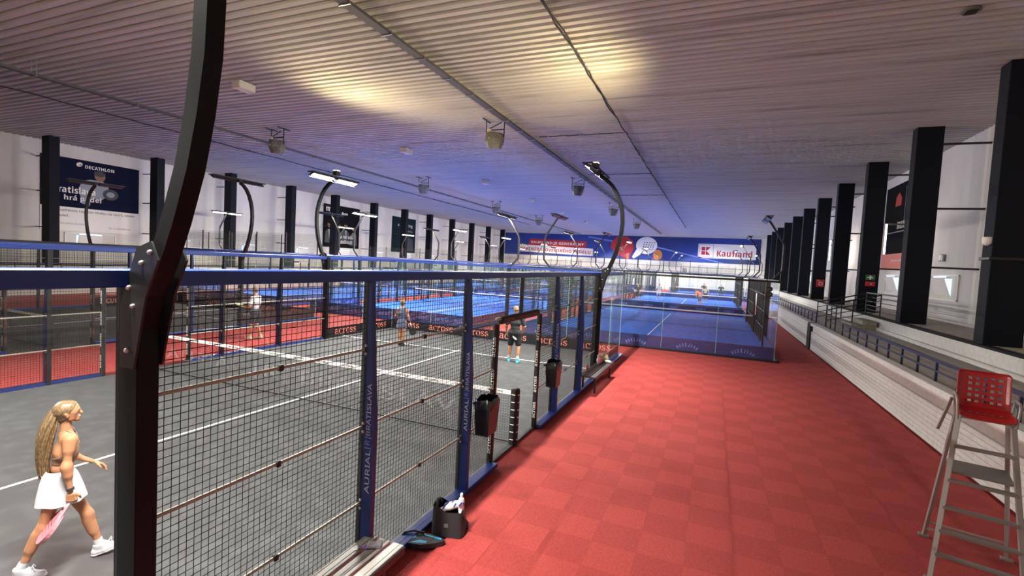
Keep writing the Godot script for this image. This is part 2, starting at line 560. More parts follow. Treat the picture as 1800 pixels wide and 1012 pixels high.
	# lamps
	for s in [-1.0, 1.0]:
		for e in [-1.0, 1.0]:
			if d.has("skip_lamps") and d.skip_lamps.has([s, e]):
				continue
			var place := "%s %s" % ["near" if e > 0 else "far", "left" if s < 0 else "right"]
			lamp_pole(o + Vector3(5.0 * s, 0, 6.0 * e), s, d.lit, d.style, "%s %s lamp pole, %s of the %s" % ["lit" if d.lit else "unlit", "bowed" if d.style == "bow" else "kinked", place, where], d.has("uplight"), d.lamp_y, fine, d.get("power", 1.0))

func net(d: Dictionary, o: Vector3, where: String) -> void:
	var fine: bool = d.fine
	var g := thing("padel_net", "black net with %s tape across the %s" % ["printed white" if fine else "white", where], "net", o, 0, "padel nets")
	var key := "net %s" % [fine]
	if not cache.has(key):
		var s := Shape.new()
		var st := 0.045 if d.step < 0.08 else 0.09
		var n := int(9.8 / st)
		for i in n + 1:
			s.wire(Vector3(-4.9 + 9.8 * i / n, 0.03, 0), Vector3(-4.9 + 9.8 * i / n, 0.87, 0), 0.0018 if fine else 0.0025)
		var m := int(0.84 / st)
		for j in m + 1:
			s.wire(Vector3(-4.9, 0.03 + 0.84 * j / m, 0), Vector3(4.9, 0.03 + 0.84 * j / m, 0), 0.0018 if fine else 0.0025)
		cache[key] = s.mesh()
	part(g, "net_mesh", cache[key], M.wire)
	var tape := part(g, "tape", cached_box(Vector3(9.8, 0.075, 0.014), 0.004), M.tape, at(0, 0.89, 0))
	part(g, "bottom_cord", cached_box(Vector3(9.8, 0.02, 0.02)), M.rubber, at(0, 0.03, 0))
	if fine:
		for i in 15:
			letters(tape, "across", 0.3, 0.035, M.ink, look(Vector3.RIGHT, Vector3.UP, Vector3(-4.6 + 9.2 * i / 14, 0, 0.0075)), true, 600)
		letters(g, "AURIAL |R| BRATISLAVA", 8.6, 0.36, M.net_print, look(Vector3.RIGHT, Vector3.UP, Vector3(0, 0.46, 0.004)), false, 400, true)
	for s in [-1.0, 1.0]:
		var po: MeshInstance3D
		if fine:
			var sh := Shape.new()
			sh.lathe([Vector2(0.0, 0.98), Vector2(0.06, 0.98), Vector2(0.078, 0.965), Vector2(0.08, 0.94), Vector2(0.08, 0.0), Vector2(0, 0)], Transform3D(), 18)
			po = part(g, "net_post", sh, M.rubber, at(4.98 * s, 0, 0))
			for k in 7:
				part(po, "strap_mark", cached_box(Vector3(0.006, 0.012, 0.07)), M.white, at(0.078, 0.1 + 0.13 * k, 0.02))
				part(po, "strap_mark", cached_box(Vector3(0.07, 0.012, 0.006)), M.white, at(-0.005, 0.1 + 0.13 * k, 0.078))
		else:
			part(g, "net_post", cached_box(Vector3(0.1, 0.98, 0.1), 0.02), M.rubber, at(4.98 * s, 0.49, 0))

# the pole stands on the fence's large post; s says which way is outwards
func lamp_pole(p: Vector3, s: float, lit: bool, style: String, label: String, up: bool, top_y: float, fine: bool, power := 1.0) -> void:
	var g := thing("floodlight_pole", label, "floodlight", p, 0, "floodlight poles along the courts")
	var prof: Array
	if style == "bow":
		prof = [[0.0, 2.3], [0.03, 2.62], [0.12, 2.88], [0.22, 3.06], [0.32, 3.28], [0.42, 3.55], [0.49, 3.83], [0.54, 4.12], [0.555, 4.4], [0.53, 4.68], [0.46, 4.96], [0.35, 5.22], [0.2, 5.45], [0.02, 5.62], [-0.15, 5.72]]
	else:
		prof = [[0.08, 2.6], [0.1, 2.95], [0.48, 3.38], [0.5, 3.5], [0.5, 4.45], [0.46, 4.6], [-0.1, top_y - 0.12], [-0.16, top_y - 0.06]]
	var pts := []
	for q in prof:
		pts.append(Vector3(q[0] * s, q[1], 0))
	var sh := Shape.new()
	sh.strip(pts, Vector3(0, 0, 1), 0.1 if style == "bow" else 0.08, 0.1 if style == "bow" else 0.08)
	part(g, "pole", sh, M.black_gloss if fine else M.black_steel)
	if fine:
		for zz in [-0.075, 0.075]:
			var b := Shape.new()
			b.prism(PackedVector2Array([Vector2(-0.02, 2.45), Vector2(0.1, 2.45), Vector2(0.2, 2.86), Vector2(0.3, 3.06), Vector2(0.24, 3.16), Vector2(0.12, 3.12), Vector2(-0.02, 2.8)]), -0.006, 0.006, Transform3D(Basis.from_scale(Vector3(s, 1, 1)), Vector3(0, 0, zz)))
			var br := part(g, "bracket", b, M.black_steel)
			for q in [[0.05, 2.55], [0.1, 2.8], [0.06, 2.9], [0.17, 3.04], [0.24, 3.1]]:
				part(br, "bolt", bolt_mesh(), M.bolt, at(q[0] * s, q[1], zz + 0.006 * signf(zz)) * Transform3D(Basis(Vector3.UP, -PI / 2 if zz > 0 else PI / 2), Vector3.ZERO))
	# lamp head: two rails, cross ties and two LED modules that look down into the court
	var hx := -0.25 * s
	var head := Shape.new()
	for q in [-0.12, 0.12]:
		head.box(Vector3(hx + q, top_y + 0.06, 0), Vector3(0.035, 0.04, 2.3))
	for q in [-1.13, -0.5, 0.0, 0.5, 1.13]:
		head.box(Vector3(hx, top_y + 0.06, q), Vector3(0.26, 0.03, 0.05))
	head.box(Vector3(hx * 0.8, top_y + 0.0, 0), Vector3(0.16, 0.12, 0.14))
	var hd := part(g, "head_frame", head, M.black_steel)
	var tilt := Basis(Vector3(0, 0, 1), -0.46 * s)
	var drop := 0.105 if p.z > 0.0 else 0.076
	for q in [-0.6, 0.6]:
		var mo := part(hd, "lamp_module", cached_box(Vector3(0.2, 0.07, 1.0), 0.01), M.black_steel, Transform3D(tilt, Vector3(hx, top_y, q)))
		part(mo, "led_panel", cached_box(Vector3(0.13, 0.012, 0.96)), M.led if lit else M.led_off, at(0, -0.038, 0))
		if fine:
			part(mo, "visor", cached_box(Vector3(0.008, drop, 1.1)), M.black_steel, at(0.1 * s, -drop / 2, 0))
	if lit:
		var l := AreaLight3D.new()
		l.name = "court_light"
		l.area_size = Vector2(0.13, 2.16)
		l.light_color = Color(1.0, 0.94, 0.84) if p.x < -18.0 else Color(1.0, 0.985, 0.95)
		l.light_energy = LAMP_POWER * power
		l.shadow_enabled = true
		l.set("area_range", 120.0)
		# looks along its own -z
		l.transform = Transform3D(tilt * Basis(Vector3(1, 0, 0), Vector3(0, 0, 1) * -1.0, Vector3(0, 1, 0)), Vector3(hx, top_y, 0) + tilt * Vector3(0, -0.05, 0))
		g.add_child(l)
	if up:
		var ux := hx - 0.06 * s
		part(hd, "uplight", cached_box(Vector3(0.2, 0.16, 0.2), 0.02), M.black_steel, at(ux, top_y + 0.2, 0))
		part(hd, "uplight_lens", cached_box(Vector3(0.16, 0.014, 0.16)), M.spark, at(ux, top_y + 0.29, 0))
		var u := SpotLight3D.new()
		u.name = "ceiling_light"
		u.light_color = Color(1.0, 0.9, 0.66)
		u.light_energy = UPLIGHT_POWER
		u.light_size = 0.08
		u.spot_angle = 76.0
		u.spot_angle_attenuation = 0.7
		u.spot_range = 60.0
		u.shadow_enabled = true
		u.transform = Transform3D(Basis(Vector3(0, 0, 1), 0.75 * s) * Basis(Vector3(1, 0, 0), PI / 2), Vector3(ux, top_y + 0.32, 0))
		g.add_child(u)

# ---------------------------------------------------------------- the hall

func hall() -> void:
	# floor slab with carpet tiles in the walkway
	var s := Shape.new()
	s.box(Vector3((LEFT_X + RIGHT_X) / 2, -0.13, (FAR_Z + NEAR_Z) / 2), Vector3(RIGHT_X - LEFT_X + 1.0, 0.2, NEAR_Z - FAR_Z + 1.0))
	var fl := setting("floor", "red carpeted floor of the hall between the courts", "floor", s, M.carpet_floor)
	carpet(fl)
	# ceiling of trapezoidal sheet, ribs running across the hall
	s = Shape.new()
	var x0 := LEFT_X - 0.3
	var x1 := RIGHT_X + 0.3
	var z := NEAR_Z
	var nu := Vector3.DOWN
	while z > FAR_Z:
		var a := DECK_Y
		var b := DECK_Y + 0.09
		var prof := [[z, a], [z - 0.15, a], [z - 0.18, b], [z - 0.27, b], [z - 0.3, a]]
		for i in 4:
			s.quad(Vector3(x0, prof[i][1], prof[i][0]), Vector3(x1, prof[i][1], prof[i][0]), Vector3(x1, prof[i + 1][1], prof[i + 1][0]), Vector3(x0, prof[i + 1][1], prof[i + 1][0]), nu)
		z -= 0.3
	s.box(Vector3((x0 + x1) / 2, DECK_Y + 0.25, (FAR_Z + NEAR_Z) / 2), Vector3(x1 - x0 + 0.6, 0.2, NEAR_Z - FAR_Z + 1.2))
	setting("ceiling", "grimy off-white corrugated metal deck ceiling", "ceiling", s, M.deck)
	# outer walls
	var zc := (FAR_Z + NEAR_Z) / 2
	var zl := NEAR_Z - FAR_Z
	s = Shape.new()
	s.box(Vector3(RIGHT_X + 0.15, 4.5, zc), Vector3(0.3, 9.4, zl + 0.6))
	var wr := setting("wall_right", "white side wall behind the dark columns on the right", "wall", s, M.plaster)
	s = Shape.new()
	s.box(Vector3(LEFT_X - 0.15, 4.5, zc), Vector3(0.3, 9.4, zl + 0.6))
	var wl := setting("wall_left", "white side wall with posters behind the dark columns on the left", "wall", s, M.plaster)
	s = Shape.new()
	s.box(Vector3((LEFT_X + RIGHT_X) / 2, 4.5, FAR_Z - 0.15), Vector3(RIGHT_X - LEFT_X + 0.6, 9.4, 0.3))
	setting("wall_end", "white end wall under the long blue banner", "wall", s, M.plaster)
	s = Shape.new()
	s.box(Vector3((LEFT_X + RIGHT_X) / 2, 4.5, NEAR_Z + 0.15), Vector3(RIGHT_X - LEFT_X + 0.6, 9.4, 0.3))
	setting("wall_near", "white end wall on the near side of the hall", "wall", s, M.plaster)
	# windows high in the side walls, tilted open
	for i in 10:
		window(wr, RIGHT_X, -1.0, -17.7 - 6.1 * i + (0.0 if i else 0.0), "window_%d" % (i + 1), "small tilted window in the right wall, number %d from the near end" % (i + 1))
	for i in 9:
		window(wl, LEFT_X, 1.0, -10.7 - 5.78 * i, "window_%d" % (i + 11), "small tilted window in the left wall, number %d from the near end" % (i + 1))
	# right terrace: plank-faced parapet, low step, upper ledge
	parapet()
	s = Shape.new()
	s.box(Vector3(8.4, 0.55, zc), Vector3(2.3, 1.1, zl))
	setting("floor_terrace", "grey concrete terrace behind the white parapet", "terrace", s, M.terrace_concrete)
	s = Shape.new()
	s.box(Vector3(10.75, 0.81, zc), Vector3(2.4, 1.62, zl))
	s.box(Vector3(9.5, 1.16, zc), Vector3(0.12, 0.12, zl))
	setting("wall_ledge", "white riser of the upper ledge below the columns", "ledge", s, M.whitewash)
	s = Shape.new()
	s.box(Vector3(10.78, 1.635, zc), Vector3(2.1, 0.03, zl))
	setting("floor_ledge", "beige concrete ledge along the right wall", "ledge", s, M.concrete)
	s = Shape.new()
	s.box(Vector3(9.6, 1.63, zc), Vector3(0.26, 0.06, zl))
	setting("trim_1", "dark navy nosing along the edge of the upper ledge", "trim", s, M.navy)
	# left terrace
	s = Shape.new()
	s.box(Vector3(-31.4, 0.62, zc), Vector3(0.25, 1.24, zl))
	s.box(Vector3(-32.9, 0.81, zc), Vector3(2.4, 1.62, zl))
	setting("wall_parapet", "white parapet and ledge below the left columns", "parapet", s, M.whitewash)
	s = Shape.new()
	s.box(Vector3(-31.8, 1.63, zc), Vector3(0.2, 0.06, zl))
	setting("trim_2", "dark navy nosing along the left ledge", "trim", s, M.navy)
	# end terrace
	s = Shape.new()
	s.box(Vector3(-11, 0.6, FAR_Z + 0.9), Vector3(40, 1.2, 0.2))
	s.box(Vector3(-11, 0.95, FAR_Z + 0.4), Vector3(40, 1.9, 0.8))
	setting("wall_steps", "pale stepped parapet below the end wall", "parapet", s, M.whitewash)
	for k in 3:
		s = Shape.new()
		s.box(Vector3(-11, 2.35 + 0.8 * k, FAR_Z + 0.06), Vector3(45, 0.1, 0.12))
		setting("trim_%d" % (k + 3), "thin grey rail across the end wall, number %d from below" % (k + 1), "trim", s, M.terrace_concrete)
	columns(wr, wl)
	railings()
	ceiling_things()
	banners()

func carpet(fl: Node) -> void:
	var cam: Transform3D = get_node("camera").transform
	var inv := cam.affine_inverse()
	var near := []
	var far := []
	var ix := 0
	var x := 0.42
	while x < 7.0:
		var iz := 0
		var z := 6.3
		while z > -34.0:
			var p := Vector3(x + 0.25, 0, z - 0.25)
			if p.x > 6.9 and false:
				pass
			if z - 0.5 < -12.42 and p.x < 5.32:
				z -= 0.5
				iz += 1
				continue
			var q := inv * p
			var seen := q.z < -0.3 and absf(q.x / q.z) < 1.08 and absf(q.y / q.z) < 0.62
			(near if seen else far).append([q.length(), p, (ix + iz) % 2])
			z -= 0.5
			iz += 1
		x += 0.5
		ix += 1
	near.sort_custom(func(a, b): return a[0] < b[0])
	var rest_a := Shape.new()
	var rest_b := Shape.new()
	var tile := cached_box(Vector3(0.4995, 0.03, 0.4995), 0.001)
	for i in near.size():
		var e: Array = near[i]
		var w: float = minf(0.5, 7.08 - (e[1].x - 0.25)) 
		if i < 300 and w > 0.49:
			part(fl, "carpet_tile", tile, M.carpet_a if e[2] == 0 else M.carpet_b, Transform3D(Basis(), e[1] + Vector3(0, -0.015, 0)))
		else:
			far.append(e)
	for e in far:
		var w: float = minf(0.4995, 7.08 - (e[1].x - 0.25))
		(rest_a if e[2] == 0 else rest_b).box(e[1] + Vector3(w / 2 - 0.25, -0.015, 0), Vector3(w, 0.03, 0.4995))
	describe(part(fl, "carpet_tile_field", rest_a, M.carpet_a), "", "", "", "stuff")
	describe(part(fl, "carpet_tile_field", rest_b, M.carpet_b), "", "", "", "stuff")

func window(wall: Node, x: float, s: float, z: float, called: String, label: String) -> void:
	var g := Node3D.new()
	g.name = called
	add_child(g, true)
	g.position = Vector3(x, 3.05, z)
	describe(g, label, "window", "", "structure")
	var f := Shape.new()
	for q in [-1.35, 1.35]:
		f.box(Vector3(0.03 * s, 0, q), Vector3(0.06, 1.0, 0.06))
	for q in [-0.5, 0.5]:
		f.box(Vector3(0.03 * s, q, 0), Vector3(0.06, 0.06, 2.76))
	part(g, "window_frame", f, M.white)
	part(g, "window_panel", cached_box(Vector3(0.02, 0.94, 2.64)), M.plaster, at(0.012 * s, 0, 0))
	var t := Transform3D(Basis(Vector3(0, 0, 1), -0.28 * s), Vector3(0.17 * s, 0.02, 0.1))
	part(g, "sash", cached_box(Vector3(0.04, 0.72, 1.3), 0.008), M.white, t)
	part(g, "daylight_gap", cached_box(Vector3(0.02, 0.05, 1.2)), M.daylight, at(0.2 * s, 0.43, 0.1))
	var w := Shape.new()
	w.prism(PackedVector2Array([Vector2(0.02, 0.36), Vector2(0.24, 0.36), Vector2(0.02, -0.34)]), -0.01, 0.01, Transform3D(Basis.from_scale(Vector3(s, 1, 1)), Vector3(0.02 * s, 0, 0.78)))
	part(g, "side_gap", w, M.daylight)

func parapet() -> void:
	# a gap at z = -17.5 leads up to the terrace
	var s := Shape.new()
	for seg in [[NEAR_Z, -17.2], [-17.9, FAR_Z + 1.0]]:
		s.box(Vector3(7.28, 0.58, (seg[0] + seg[1]) / 2), Vector3(0.16, 1.16, seg[0] - seg[1]))
		s.cbox(Vector3(7.22, 1.11, (seg[0] + seg[1]) / 2), Vector3(0.26, 0.13, seg[0] - seg[1]), 0.015)
	var w := setting("wall_terrace", "low white parapet along the red walkway", "parapet", s, M.whitewash)
	part(w, "gate", cached_box(Vector3(0.24, 1.12, 0.69), 0.01), M.black_matte, at(7.21, 0.56, -17.55))
	# painted planks on its face, laid lengthwise
	for k in 8:
		var z := 5.0
		while z > -40.0:
			var e := maxf(z - 4.5, -40.0)
			for seg in [[z, maxf(e, -17.2)], [minf(z, -17.9), e]]:
				if seg[0] - seg[1] > 0.1:
					part(w, "plank", cached_box(Vector3(0.05, 0.094, seg[0] - seg[1] - 0.004), 0.006), M.whitewash, at(7.175, 0.05 + 0.1 * k, (seg[0] + seg[1]) / 2))
			z = e

func columns(wr: Node, wl: Node) -> void:
	for i in 11:
		var z := -8.85 - 6.1 * i
		var g := thing("steel_column", "dark navy column on the right ledge, number %d from the near end" % (i + 1), "column", Vector3(9.96, 0, z), 0, "columns on the right ledge")
		describe(g, "", "", "", "structure")
		var s := Shape.new()
		s.cbox(Vector3(0, (1.65 + DECK_Y + 0.02) / 2, 0), Vector3(0.8, DECK_Y + 0.02 - 1.65, 0.5), 0.012)
		part(g, "shaft", s, M.navy)
		for y in [3.78, 5.95, 8.3]:
			part(g, "wall_tie", cached_box(Vector3(1.46, 0.07, 0.07)), M.black_steel, at(1.12, y, 0.0))
		if i == 0:
			part(g, "strap", cached_box(Vector3(0.86, 0.08, 0.54), 0.01), M.black_steel, at(-0.02, 3.9, 0))
	var lz := [-2.1, -7.9, -13.65, -19.05, -24.9, -30.4, -36.4, -42.15, -47.8, -53.8, -59.9, -65.9, -71.8]
	for i in lz.size():
		var g := thing("steel_column", "dark navy column on the left ledge, number %d from the near end" % (i + 1), "column", Vector3(-32.3, 0, lz[i]), 0, "columns on the left ledge")
		describe(g, "", "", "", "structure")
		var s := Shape.new()
		s.cbox(Vector3(0, (1.65 + DECK_Y + 0.02) / 2, 0), Vector3(0.75, DECK_Y + 0.02 - 1.65, 0.5), 0.012)
		part(g, "shaft", s, M.navy)
		for y in [3.8, 5.9, 7.9]:
			part(g, "wall_tie", cached_box(Vector3(1.35, 0.06, 0.06)), M.black_steel, at(-1.03, y, -0.1))
	# vertical tube lamps beside two of the right columns
	for q in [[-20.9, "vertical white tube lamp on the third right column"], [-33.1, "vertical white tube lamp on the fifth right column"]]:
		var g := thing("tube_lamp", q[1], "lamp", Vector3(10.44, 5.2, q[0] + 0.1), 0, "tube lamps on the right columns")
		part(g, "housing", cached_box(Vector3(0.06, 1.5, 0.1), 0.01), M.white, at(-0.04, 0, 0))
		var t := Shape.new()
		t.tube([Vector3(0.03, -0.72, 0.02), Vector3(0.03, 0.72, 0.02)], 0.035, 12)
		part(g, "tube", t, M.led_tube)
		var l := AreaLight3D.new()
		l.name = "tube_light"
		l.area_size = Vector2(0.07, 1.44)
		l.light_energy = 4.0
		l.light_color = Color(1.0, 0.93, 0.88)
		l.shadow_enabled = true
		l.transform = Transform3D(Basis(Vector3.UP, -PI / 2), Vector3(0.08, 0, 0.02))
		g.add_child(l)
	# signs on the columns
	var g := thing("first_aid_sign", "green first aid sign with white cross on the third right column", "sign", Vector3(10.01, 3.33, -20.78))
	part(g, "panel", cached_box(Vector3(0.38, 0.26, 0.02), 0.003), M.green_sign)
	part(g, "cross", cached_box(Vector3(0.22, 0.06, 0.006)), M.white, at(0, 0, 0.012))
	part(g, "cross", cached_box(Vector3(0.06, 0.2, 0.006)), M.white, at(0, 0, 0.0125))
	g = thing("first_aid_box", "small red box with white mark below the green first aid sign", "box", Vector3(10.01, 3.02, -20.74))
	part(g, "body", cached_box(Vector3(0.38, 0.22, 0.1), 0.012), M.red)
	part(g, "mark", cached_box(Vector3(0.05, 0.05, 0.006)), M.white, at(0.02, 0, 0.052))
	g = thing("hose_sign", "red fire hose sign with white ring on the fifth right column", "sign", Vector3(10.05, 2.82, -32.97))
	part(g, "panel", cached_box(Vector3(0.5, 0.52, 0.03), 0.004), M.red)
	var ring := Shape.new()
	var pts := []
	for k in 17:
		pts.append(Vector3(0.11 * cos(TAU * k / 16), 0.11 * sin(TAU * k / 16), 0))
	ring.tube(pts, 0.02, 6, false)
	part(g, "ring", ring, M.white, at(0.03, -0.03, 0.018))
	part(g, "caption", cached_box(Vector3(0.12, 0.03, 0.004)), M.white, at(-0.12, 0.2, 0.017))
	g = thing("wall_lamp", "small square white floodlight on the right wall", "lamp", Vector3(11.7, 4.28, -17.9))
	part(g, "body", cached_box(Vector3(0.12, 0.3, 0.32), 0.03), M.zinc)
	part(g, "lens", cached_box(Vector3(0.02, 0.22, 0.2), 0.005), M.white, at(-0.065, 0, 0.03))
	part(g, "bracket", cached_box(Vector3(0.1, 0.06, 0.06)), M.black_steel, at(0.06, 0, 0))
	g = thing("camera_dome", "white dome camera on the nearest right column", "camera", Vector3(9.5, 4.35, -8.72))
	var dome := Shape.new()
	dome.lathe([Vector2(0, -0.12), Vector2(0.06, -0.11), Vector2(0.1, -0.06), Vector2(0.11, 0.0), Vector2(0.11, 0.1), Vector2(0, 0.1)], Transform3D(), 14)
	part(g, "housing", dome, M.white)
	part(g, "arm", cached_box(Vector3(0.12, 0.05, 0.05)), M.black_steel, at(0.05, 0.08, 0))

func rail_run(called: String, label: String, a: Vector3, b: Vector3, heights: Array, step: float, m: Material, r := 0.022) -> void:
	var g := thing(called, label, "railing", a, 0, "")
	var d := b - a
	var n := maxi(1, int(round(d.length() / step)))
	for h in heights:
		var s := Shape.new()
		var big: float = r * 1.5 if h == heights[0] else r * 0.8
		s.bar(Vector3(0, h, 0), d + Vector3(0, h, 0), big * 2, big * 2)
		part(g, "rail", s, m)
	for i in n + 1:
		var p := d * (float(i) / n)
		part(g, "post", cached_box(Vector3(r * 2, heights[0], r * 2)), m, Transform3D(Basis(), p + Vector3(0, heights[0] / 2, 0)))

func railings() -> void:
	rail_run("terrace_railing", "low navy railing on the terrace along the nearer parapet", Vector3(7.5, 1.1, 4.0), Vector3(7.5, 1.1, -13.4), [0.44, 0.22], 1.02, M.navy_rail)
	rail_run("terrace_railing", "low navy railing on the terrace beyond the parapet gap", Vector3(7.5, 1.1, -18.4), Vector3(7.5, 1.1, -60.0), [0.44, 0.22], 1.04, M.navy_rail)
	rail_run("stair_railing", "black railing beside the parapet gap, sloping up to the ledge", Vector3(7.6, 1.1, -16.9), Vector3(9.5, 1.64, -16.9), [0.95, 0.72, 0.49, 0.26], 0.95, M.black_steel, 0.018)
	rail_run("stair_railing", "black sloping stair railing on the far side of the steps", Vector3(7.6, 1.1, -18.9), Vector3(9.5, 1.64, -18.9), [0.95, 0.72, 0.49, 0.26], 0.95, M.black_steel, 0.018)
	rail_run("landing_railing", "black railing along the landing in front of the third column", Vector3(7.6, 1.1, -15.1), Vector3(7.6, 1.1, -16.8), [0.95, 0.72, 0.49, 0.26], 0.85, M.black_steel, 0.018)
	rail_run("ledge_railing", "black railing on the ledge between the second and third right columns", Vector3(9.75, 1.65, -15.7), Vector3(9.75, 1.65, -20.0), [0.95, 0.76, 0.57, 0.38, 0.19], 2.1, M.black_steel, 0.02)
	# concrete steps from the terrace up to the ledge
	var g := thing("steps", "two grey concrete steps from terrace to ledge", "steps", Vector3(8.6, 1.1, -17.9))
	describe(g, "", "", "", "structure")
	part(g, "step", cached_box(Vector3(0.9, 0.18, 1.9), 0.01), M.concrete, at(0.4, 0.09, 0))
	part(g, "step", cached_box(Vector3(0.5, 0.18, 1.9), 0.01), M.concrete, at(0.6, 0.27, 0))
	rail_run("parapet_railing", "thin dark railing on the left parapet", Vector3(-31.4, 1.24, 4.0), Vector3(-31.4, 1.24, -60.0), [0.5, 0.25], 2.0, M.black_steel, 0.016)

func ceiling_things() -> void:
	# cable trays hung along the hall
	for q in [[-5.0, 8.7, "galvanised cable tray hung under the ceiling above the near court", true], [-17.7, 8.35, "galvanised cable tray hung under the ceiling over the left courts", false]]:
		var g := thing("cable_tray", q[2], "cable tray", Vector3(q[0], q[1], 0), 0, "cable trays under the ceiling")
		var s := Shape.new()
		var a := 6.0
		var b := -70.0
		s.box(Vector3(0, 0, (a + b) / 2), Vector3(0.24, 0.012, a - b))
		for e in [-0.12, 0.12]:
			s.box(Vector3(e, 0.03, (a + b) / 2), Vector3(0.012, 0.07, a - b))
		part(g, "tray", s, M.tray)
		s = Shape.new()
		for e in [-0.06, 0.0, 0.05]:
			s.tube([Vector3(e, 0.03, a), Vector3(e, 0.03, b)], 0.022, 6)
		part(g, "cables", s, M.cable)
		var z := 5.0
		while z > -70.0:
			var hs := Shape.new()
			for e in [-0.15, 0.15]:
				hs.box(Vector3(e, (DECK_Y - q[1]) / 2, z), Vector3(0.012, DECK_Y - q[1], 0.012))
			hs.box(Vector3(0, -0.02, z), Vector3(0.34, 0.025, 0.03))
			part(g, "hanger", hs, M.zinc)
			z -= 1.5 if q[3] else 3.0
	# loose cables clipped to the deck
	for q in [[-0.85, "dark cable bundle clipped to the ceiling above the fence line"], [-22.6, "dark cable clipped to the ceiling over the left court"]]:
		var g := thing("ceiling_cable", q[1], "cable", Vector3(q[0], 8.84, 0), 0, "cables clipped to the ceiling")
		var rg := RandomNumberGenerator.new()
		rg.seed = int(q[0] * 100)
		for k in 2:
			var pts := []
			var z := 6.0
			while z > -60.0:
				pts.append(Vector3(rg.randf_range(-0.03, 0.03) + 0.03 * k, rg.randf_range(-0.02, 0.03), z))
				z -= 0.45
			var s := Shape.new()
			s.tube(pts, 0.022 - 0.006 * k, 6)
			part(g, "strand", s, M.cable)
		var z2 := 5.0
		while z2 > -50.0:
			part(g, "clip", cached_box(Vector3(0.1, 0.03, 0.04), 0.006), M.zinc, at(0, 0.02, z2))
			z2 -= 1.5
	for q in [[-13.2, "thin cable from the tray to the ceiling bundle, nearer one"], [-22.3, "thin cable from the tray to the ceiling bundle, middle one"], [-31.0, "thin cable from the tray to the ceiling bundle, farther one"]]:
		var g := thing("branch_cable", q[1], "cable", Vector3(0, 8.86, q[0]), 0, "branch cables on the ceiling")
		var s := Shape.new()
		var pts := []
		for k in 15:
			pts.append(Vector3(-4.7 + 3.8 * k / 14.0, 0.012 * sin(k * 2.1), 0.02 * cos(k * 1.7)))
		s.tube(pts, 0.018, 6)
		part(g, "strand", s, M.cable)
		for k in 5:
			part(g, "clip", cached_box(Vector3(0.05, 0.05, 0.07), 0.008), M.zinc, at(-4.3 + 0.75 * k, 0, 0))
	var vg := thing("ceiling_vent", "small dark round vent in the ceiling above the walkway", "vent", Vector3(7.57, 8.88, -5.45))
	var vs := Shape.new()
	vs.lathe([Vector2(0, -0.03), Vector2(0.14, -0.03), Vector2(0.17, -0.02), Vector2(0.17, 0.03), Vector2(0, 0.03)], Transform3D(), 18)
	part(vg, "cover", vs, M.heater)
	vs = Shape.new()
	for k in 5:
		vs.box(Vector3(0, -0.034, -0.1 + 0.05 * k), Vector3(0.2, 0.008, 0.02))
	part(vg, "slots", vs, M.black_matte)
	# unit heaters under the trays
	var hz := [[-5.6, -10.4], [-5.6, -23.4], [-5.6, -35.5], [-5.6, -49.4], [-16.6, -9.5], [-16.6, -22.1], [-16.6, -34.6], [-16.6, -46.9]]
	var ord := ["nearest", "second", "third", "fourth"]
	for i in hz.size():
		heater(Vector3(hz[i][0], DECK_Y, hz[i][1]), "%s hanging fan heater under the cable tray %s" % [ord[i % 4], "above the near court" if i < 4 else "over the left courts"])
	var bz := [-4.45, -14.1, -23.7, -33.1, -42.4, -53.0]
	var bo := ["nearest", "second nearest", "third nearest", "fourth nearest", "fifth nearest", "farthest"]
	for i in bz.size():
		var g := thing("ceiling_box", "%s pale loudspeaker box in the row under the ceiling" % bo[i], "loudspeaker", Vector3(-12.5, 8.74, bz[i]), 0.0, "loudspeaker boxes under the ceiling")
		part(g, "cabinet", cached_box(Vector3(0.4, 0.25, 0.62), 0.015), M.box_white)
		part(g, "grille", cached_box(Vector3(0.36, 0.2, 0.02), 0.006), M.box_white, at(0, 0, 0.315))
		part(g, "bracket", cached_box(Vector3(0.3, 0.06, 0.04)), M.zinc, at(0, 0.12, 0))

